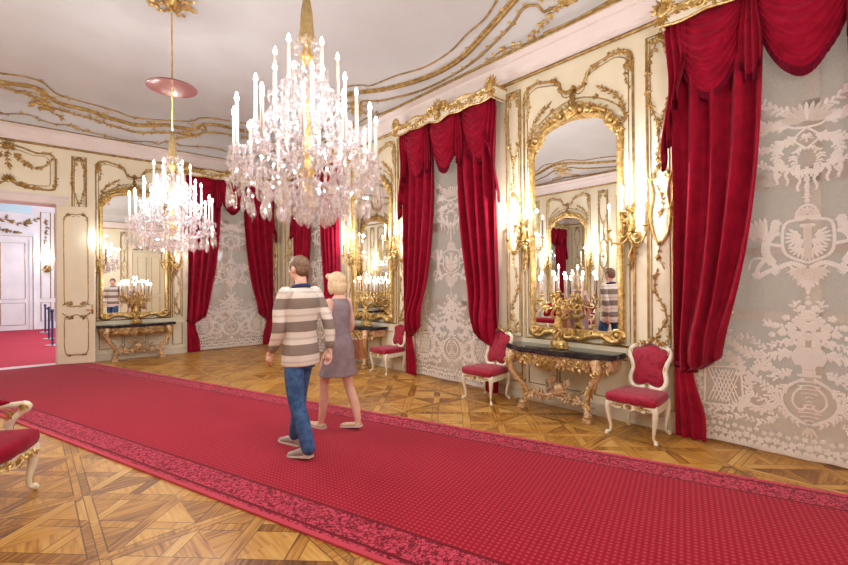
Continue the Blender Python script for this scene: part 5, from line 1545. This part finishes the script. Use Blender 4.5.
# ================================================================== PEOPLE
DG = None
def remesh(mb, voxel, smooth_it=6, name='tmp'):
    o = mb.build(name, 'skin')
    md = o.modifiers.new('r', 'REMESH'); md.mode = 'VOXEL'; md.voxel_size = voxel
    sm = o.modifiers.new('s', 'SMOOTH'); sm.iterations = smooth_it; sm.factor = .5
    bpy.context.view_layer.update()
    dg = bpy.context.evaluated_depsgraph_get()
    me = bpy.data.meshes.new_from_object(o.evaluated_get(dg))
    bpy.data.objects.remove(o)
    me.polygons.foreach_set('use_smooth', [True] * len(me.polygons))
    return me

def limb(mb, pts, rs, flat=1.0, n=14, up=None):
    """tapered limb with rounded joints"""
    P = smooth2(pts, 5); k = len(P); m = len(rs)
    rr = []
    for i in range(k):
        t = i / (k - 1) * (m - 1); a = min(int(t), m - 2); rr.append(rs[a] + (rs[a + 1] - rs[a]) * (t - a))
    mb.tube(P, rr, n, flat=flat, up=up)
    mb.ball(P[0], rr[0] * .98, 12, 8); mb.ball(P[-1], rr[-1] * .98, 12, 8)

def torso(mb, secs, n=20):
    """stack of ellipses (cx, cy, z, rx, ry)"""
    P = smooth2([s[:3] for s in secs], 4); R = smooth2([(s[3], s[4], 0) for s in secs], 4)
    vs = []; fs = []
    for p, q in zip(P, R):
        for k in range(n):
            a = 2 * pi * k / n; vs.append((p[0] + q[0] * cos(a), p[1] + q[1] * sin(a), p[2]))
    for i in range(len(P) - 1):
        for k in range(n): j = (k + 1) % n; fs.append((i * n + k, i * n + j, (i + 1) * n + j, (i + 1) * n + k))
    fs.append(tuple(range(n - 1, -1, -1))); fs.append(tuple((len(P) - 1) * n + k for k in range(n)))
    mb.add(vs, fs)

def hand(mb, wrist, d, side, curl=.5, sc=1.0):
    """relaxed hand hanging along d from the wrist; side = +1 right, -1 left"""
    d = V(d).normalized(); fwd_ = V((0, 1, 0)); fwd_ = (fwd_ - d * fwd_.dot(d)).normalized(); palm = d.cross(fwd_) * side   # towards the thigh
    if palm.x * side > 0: palm = -palm
    w = V(wrist)
    def q(a, b, c): return tuple(w + (d * a + fwd_ * b + palm * c) * sc)
    limb(mb, [q(-.02, 0, 0), q(.03, 0, .002), q(.075, 0, .004)], [.024 * sc, .03 * sc, .034 * sc], flat=.5, n=12, up=tuple(palm))
    limb(mb, [q(.02, .012, .002), q(.08, .026, .004)], [.018 * sc, .014 * sc], n=8); limb(mb, [q(.02, -.012, .002), q(.075, -.028, .004)], [.018 * sc, .013 * sc], n=8)
    for b, L, r_ in ((.030, .072, .0085), (.010, .082, .009), (-.010, .076, .0085), (-.029, .060, .0078)):
        limb(mb, [q(.075, b, .003), q(.075 + L * .42, b * 1.12, .004 + curl * .010), q(.075 + L * .75, b * 1.15, .006 + curl * .032), q(.075 + L * .92, b * 1.12, .010 + curl * .052)], [r_ * sc * 1.05, r_ * sc, r_ * sc * .92, r_ * sc * .8], n=8)
    limb(mb, [q(.012, .022, .004), q(.045, .050, .012), q(.078, .056, .022), q(.098, .054, .03)], [.014 * sc, .0115 * sc, .010 * sc, .0085 * sc], n=8)

def head(mb, c, sc=1.0):
    """skull, jaw, nose, ears, brow; face towards +y; c = head middle"""
    x, y, z = c; s = sc
    mb.ball((x, y - .012 * s, z + .02 * s), (.076 * s, .094 * s, .098 * s), 18, 14)
    mb.ball((x, y + .018 * s, z - .05 * s), (.058 * s, .07 * s, .068 * s), 16, 12)
    mb.ball((x, y + .052 * s, z - .088 * s), (.026 * s, .026 * s, .022 * s), 10, 8)
    limb(mb, [(x, y + .078 * s, z + .015 * s), (x, y + .098 * s, z - .022 * s), (x, y + .088 * s, z - .03 * s)], [.010 * s, .014 * s, .012 * s], n=8)
    for q in (-1, 1):
        mb.ball((x + q * .032 * s, y + .066 * s, z + .022 * s), (.026 * s, .014 * s, .010 * s), 10, 6)
        mb.ball((x + q * .042 * s, y + .05 * s, z - .03 * s), (.024 * s, .022 * s, .022 * s), 10, 8)
        mb.ball((x + q * .078 * s, y - .012 * s, z - .008 * s), (.010 * s, .020 * s, .032 * s), 8, 8)
    mb.ball((x, y + .078 * s, z - .056 * s), (.022 * s, .012 * s, .010 * s), 10, 6)

def face_bits(par, c, sc=1.0):
    x, y, z = c; s = sc
    for q in (-1, 1):
        m = MB(); m.ball((x + q * .031 * s, y + .073 * s, z + .004 * s), (.013 * s, .010 * s, .0085 * s), 10, 8); e = m.build('eye', 'eye', par, smooth=True)
        m = MB(); m.ball((x + q * .031 * s, y + .081 * s, z + .004 * s), (.0055 * s, .004 * s, .0055 * s), 8, 6); m.build('iris', 'iris', e, smooth=True)
    m = MB(); m.ball((x, y + .087 * s, z - .054 * s), (.022 * s, .007 * s, .0055 * s), 10, 6); m.ball((x, y + .086 * s, z - .064 * s), (.018 * s, .007 * s, .006 * s), 10, 6); m.build('lips', 'lip', par, smooth=True)

def shoe(mb, sole, heel, toe, w=.046, h=.085, low=False):
    """from heel to toe on the ground direction; heel/toe are points of the sole"""
    H = V(heel); T = V(toe); d = (T - H); L = d.length; d.normalize(); side = V((-d.y, d.x, 0)).normalized(); up = side.cross(d) * -1
    if up.z < 0: up = -up
    secs = [(-.012, .030, .05 if low else .075), (.05, .038, .05 if low else h), (.11, .040, .045 if low else h * .92), (.16, .046, .045 if low else .062), (.21, .047, .044), (.25, .038, .036), (L + .012, .018, .022)]
    n = 14; vs = []; fs = []
    for a, wd, hh in secs:
        for k in range(n):
            q = 2 * pi * k / n; vs.append(H + d * a + side * (wd * cos(q)) + up * (hh * .5 + hh * .5 * sin(q) + .004))
    for i in range(len(secs) - 1):
        for k in range(n): j = (k + 1) % n; fs.append((i * n + k, i * n + j, (i + 1) * n + j, (i + 1) * n + k))
    fs.append(tuple(range(n - 1, -1, -1))); fs.append(tuple((len(secs) - 1) * n + k for k in range(n)))
    mb.add(vs, fs)
    out = [(-.018, .030), (.05, .040), (.11, .042), (.17, .05), (.22, .05), (.26, .038), (L + .016, .014)]
    pl = [H + d * a + side * w_ for a, w_ in out] + [H + d * a - side * w_ for a, w_ in reversed(out)]
    n = len(pl); sole.add([p for p in pl] + [p + up * .016 for p in pl], [tuple(range(n - 1, -1, -1)), tuple(range(n, 2 * n))] + [(i, (i + 1) % n, (i + 1) % n + n, i + n) for i in range(n)])

GA = math.atan2(.306, .952)     # walking along the runner: local +y -> (-.306, .952)
# ---- man: left foot flat and behind, right foot ahead, weight between
def build_man(loc):
    r = empty('person', loc, GA, 'man in striped jumper and blue jeans walking away on the carpet', 'person')
    def parts():
        P = {}
        P['LL'] = ([(-.095, .0, .96), (-.105, -.02, .74), (-.11, -.05, .52), (-.115, -.14, .30), (-.115, -.205, .10)], [.092, .082, .060, .056, .042])
        P['RL'] = ([(.095, .0, .96), (.10, .09, .75), (.10, .13, .53), (.10, .15, .30), (.10, .19, .10)], [.092, .082, .060, .056, .042])
        P['LA'] = ([(-.185, .0, 1.50), (-.225, .03, 1.36), (-.24, .03, 1.20), (-.235, .08, 1.07), (-.225, .15, .96)], [.058, .050, .043, .038, .028])
        P['RA'] = ([(.185, .0, 1.50), (.225, -.05, 1.37), (.245, -.12, 1.21), (.245, -.14, 1.08), (.24, -.14, .95)], [.058, .050, .043, .038, .028])
        P['T'] = [(0, .005, .88, .150, .105), (0, .0, .97, .168, .118), (0, .005, 1.08, .155, .108), (0, .01, 1.2, .160, .112), (0, .01, 1.33, .178, .120), (0, .0, 1.43, .182, .112), (0, -.005, 1.50, .150, .090), (0, -.005, 1.56, .075, .066)]
        return P
    P = parts()
    b = MB(); torso(b, P['T'])
    for k in ('LL', 'RL', 'LA', 'RA'): limb(b, *P[k])
    limb(b, [(0, -.01, 1.52), (0, .0, 1.62), (0, .015, 1.68)], [.062, .056, .056])
    hc = (0, .03, 1.735); head(b, hc, 1.04)
    hand(b, (-.225, .15, .96), (.02, .45, -.85), -1, .5); hand(b, (.24, -.14, .95), (-.02, .05, -1), 1, .5)
    limb(b, [(-.115, -.205, .10), (-.115, -.18, .05), (-.115, -.08, .045)], [.042, .038, .026]); limb(b, [(.10, .19, .10), (.10, .21, .05), (.10, .31, .045)], [.042, .038, .026])
    me = remesh(b, .0055, 5, 'body'); me.materials.clear(); me.materials.append(M['skin']); inst('body', me, r)
    face_bits(r, hc, 1.04)
    # jumper
    j = MB(); torso(j, [(0, .005, .83, .196, .158), (0, .005, .88, .196, .156), (0, .003, .97, .190, .148)] + [(x, y, z, a + .018, c + .018) for x, y, z, a, c in P['T'][2:-1]] + [(0, -.002, 1.555, .085, .078)])
    for k in ('LA', 'RA'):
        p, q = P[k]; limb(j, p[:4] + [tuple(V(p[3]).lerp(V(p[4]), .7))], [x + .014 for x in q[:4]] + [.043])
    me = remesh(j, .009, 8, 'jumper'); me.materials.clear(); me.materials.append(M['shirt']); inst('jumper', me, r)
    c = MB(); c.tube([(.074 * cos(2 * pi * k / 20), -.004 + .07 * sin(2 * pi * k / 20), 1.567 - .012 * sin(2 * pi * k / 20)) for k in range(20)], .018, 8, closed=True); c.build('collar', 'navy', r, smooth=True)
    # jeans
    j = MB(); torso(j, [(0, .003, .80, .150, .115), (0, .003, .90, .166, .122), (0, .004, .96, .168, .118)])
    for k in ('LL', 'RL'):
        p, q = P[k]; limb(j, p[:4] + [tuple(V(p[3]).lerp(V(p[4]), .96))], [q[0] - .012, q[1] + .008, q[2] + .016, q[3] + .014, q[4] + .022])
    me = remesh(j, .009, 6, 'jeans'); me.materials.clear(); me.materials.append(M['jeans']); inst('jeans', me, r)
    for hl, to in (((-.115, -.225, .03), (-.12, .02, .0)), ((.10, .14, .0), (.105, .405, .006))):
        a = MB(); so = MB(); shoe(a, so, hl, to); s_ = a.build('shoe', 'shoe', r, smooth=True); so.build('sole', 'sole', s_, auto=40)
    # short hair cap
    h = MB(); x, y, z = hc
    h.ball((x, y - .018, z + .038), (.085, .100, .092), 18, 14); h.ball((x, y - .055, z - .005), (.076, .062, .075), 14, 10); h.ball((x, y + .055, z + .088), (.06, .045, .03), 12, 8)
    for q in (-1, 1): h.ball((x + q * .07, y + .012, z + .02), (.016, .03, .045), 8, 8)
    me = remesh(h, .007, 3, 'hair'); me.materials.clear(); me.materials.append(M['hair_brown']); inst('hair', me, r)
    return r
build_man((1.92, 3.90, .016))

def build_woman(loc):
    r = empty('person', loc, GA, 'woman with blonde bob in a mauve-grey sleeveless dress walking beside the man', 'person')
    LL = ([(-.085, .0, .90), (-.09, .09, .70), (-.085, .14, .50), (-.08, .15, .28), (-.075, .19, .09)], [.088, .074, .052, .050, .033])
    RL = ([(.085, .0, .90), (.09, -.03, .69), (.088, -.06, .49), (.085, -.15, .28), (.08, -.20, .105)], [.088, .074, .052, .050, .033])
    LA = ([(-.155, -.005, 1.39), (-.19, -.03, 1.26), (-.205, -.07, 1.11), (-.20, -.06, .99), (-.195, -.03, .87)], [.046, .040, .034, .030, .022])
    RA = ([(.155, -.005, 1.39), (.195, .0, 1.26), (.215, -.01, 1.11), (.20, .07, 1.02), (.185, .16, .98)], [.046, .040, .034, .030, .022])
    T = [(0, .005, .82, .150, .108), (0, -.005, .90, .168, .118), (0, .005, 1.0, .145, .100), (0, .01, 1.08, .128, .090), (0, .015, 1.2, .142, .108), (0, .012, 1.28, .152, .112), (0, -.002, 1.37, .146, .088), (0, -.01, 1.425, .10, .068), (0, -.008, 1.465, .055, .05)]
    b = MB(); torso(b, T)
    for p in (LL, RL, LA, RA): limb(b, *p)
    limb(b, [(0, -.012, 1.42), (0, .0, 1.5), (0, .015, 1.56)], [.05, .046, .048])
    hc = (0, .03, 1.60); head(b, hc, .96)
    hand(b, LA[0][-1], (.0, .2, -1), -1, .5, .92); hand(b, RA[0][-1], (-.1, .8, -.45), 1, .9, .92)
    limb(b, [(-.075, .19, .09), (-.075, .21, .045), (-.075, .31, .03)], [.033, .032, .022]); limb(b, [(.08, -.20, .105), (.08, -.175, .06), (.08, -.08, .03)], [.033, .032, .022])
    me = remesh(b, .0055, 5, 'body'); me.materials.clear(); me.materials.append(M['skin']); inst('body', me, r)
    face_bits(r, hc, .96)
    d = MB(); torso(d, [(0, .01, .60, .228, .192), (0, .005, .65, .218, .18), (0, .0, .75, .20, .155), (0, -.005, .90, .190, .140), (0, .005, 1.02, .165, .118), (0, .01, 1.1, .150, .108), (0, .015, 1.2, .158, .122), (0, .012, 1.28, .164, .124), (0, .0, 1.35, .160, .104), (0, -.008, 1.40, .128, .085), (0, -.01, 1.43, .098, .074)], 28)
    for i, p in enumerate(d.v):     # soft folds in the skirt
        if p[2] < .85:
            a = atan2(p[1], p[0]); k = 1 + (.85 - p[2]) * .12 * sin(a * 9); d.v[i] = (p[0] * k, p[1] * k, p[2])
    d.build('dress', 'dress', r, smooth=True)
    for hl, to in (((-.075, .155, .0), (-.07, .395, .0)), ((.08, -.225, .035), (.085, .0, .0))):
        a = MB(); so = MB(); shoe(a, so, hl, to, low=True); s_ = a.build('shoe', 'flat_shoe', r, smooth=True); so.build('sole', 'sole', s_, auto=40)
    h = MB(); x, y, z = hc
    h.ball((x, y - .015, z + .035), (.088, .102, .092), 18, 14); h.ball((x, y - .045, z - .045), (.096, .075, .10), 16, 12)
    for q in (-1, 1):
        h.ball((x + q * .078, y - .0, z - .03), (.026, .05, .10), 10, 10); h.ball((x + q * .05, y + .06, z + .07), (.04, .035, .035), 10, 8)
    me = remesh(h, .007, 3, 'hair'); me.materials.clear(); me.materials.append(M['hair_blonde']); inst('hair', me, r)
    return r
WL = (2.53, 4.24, .016)
build_woman(WL)
R_ = Matrix.Translation(WL) @ Matrix.Rotation(GA, 4, 'Z')
bp = R_ @ V((.30, .05, .86))
bag = empty('handbag', bp, GA, 'tan leather handbag on the right arm of the woman', 'handbag')
m = MB()
for k in range(9):
    t = k / 8; w = .055 - .025 * t; L = .15 - .03 * t; z = -.13 + .22 * t
    m.v += [(w * (1 if q in (0, 3) else -1), L * (1 if q in (0, 1) else -1), z) for q in range(4)]
for k in range(8): m.f += [(k * 4 + i, k * 4 + (i + 1) % 4, k * 4 + 4 + (i + 1) % 4, k * 4 + 4 + i) for i in range(4)]
m.f += [(3, 2, 1, 0), (32, 33, 34, 35)]; m.build('body', 'bag', bag, auto=40)
m = MB(); m.tube(smooth2([(0, .10, .08), (-.06, .08, .17), (-.085, .01, .22), (-.06, -.07, .17), (0, -.10, .08)], 5), .009, 6); m.build('strap', 'bag', bag, smooth=True)
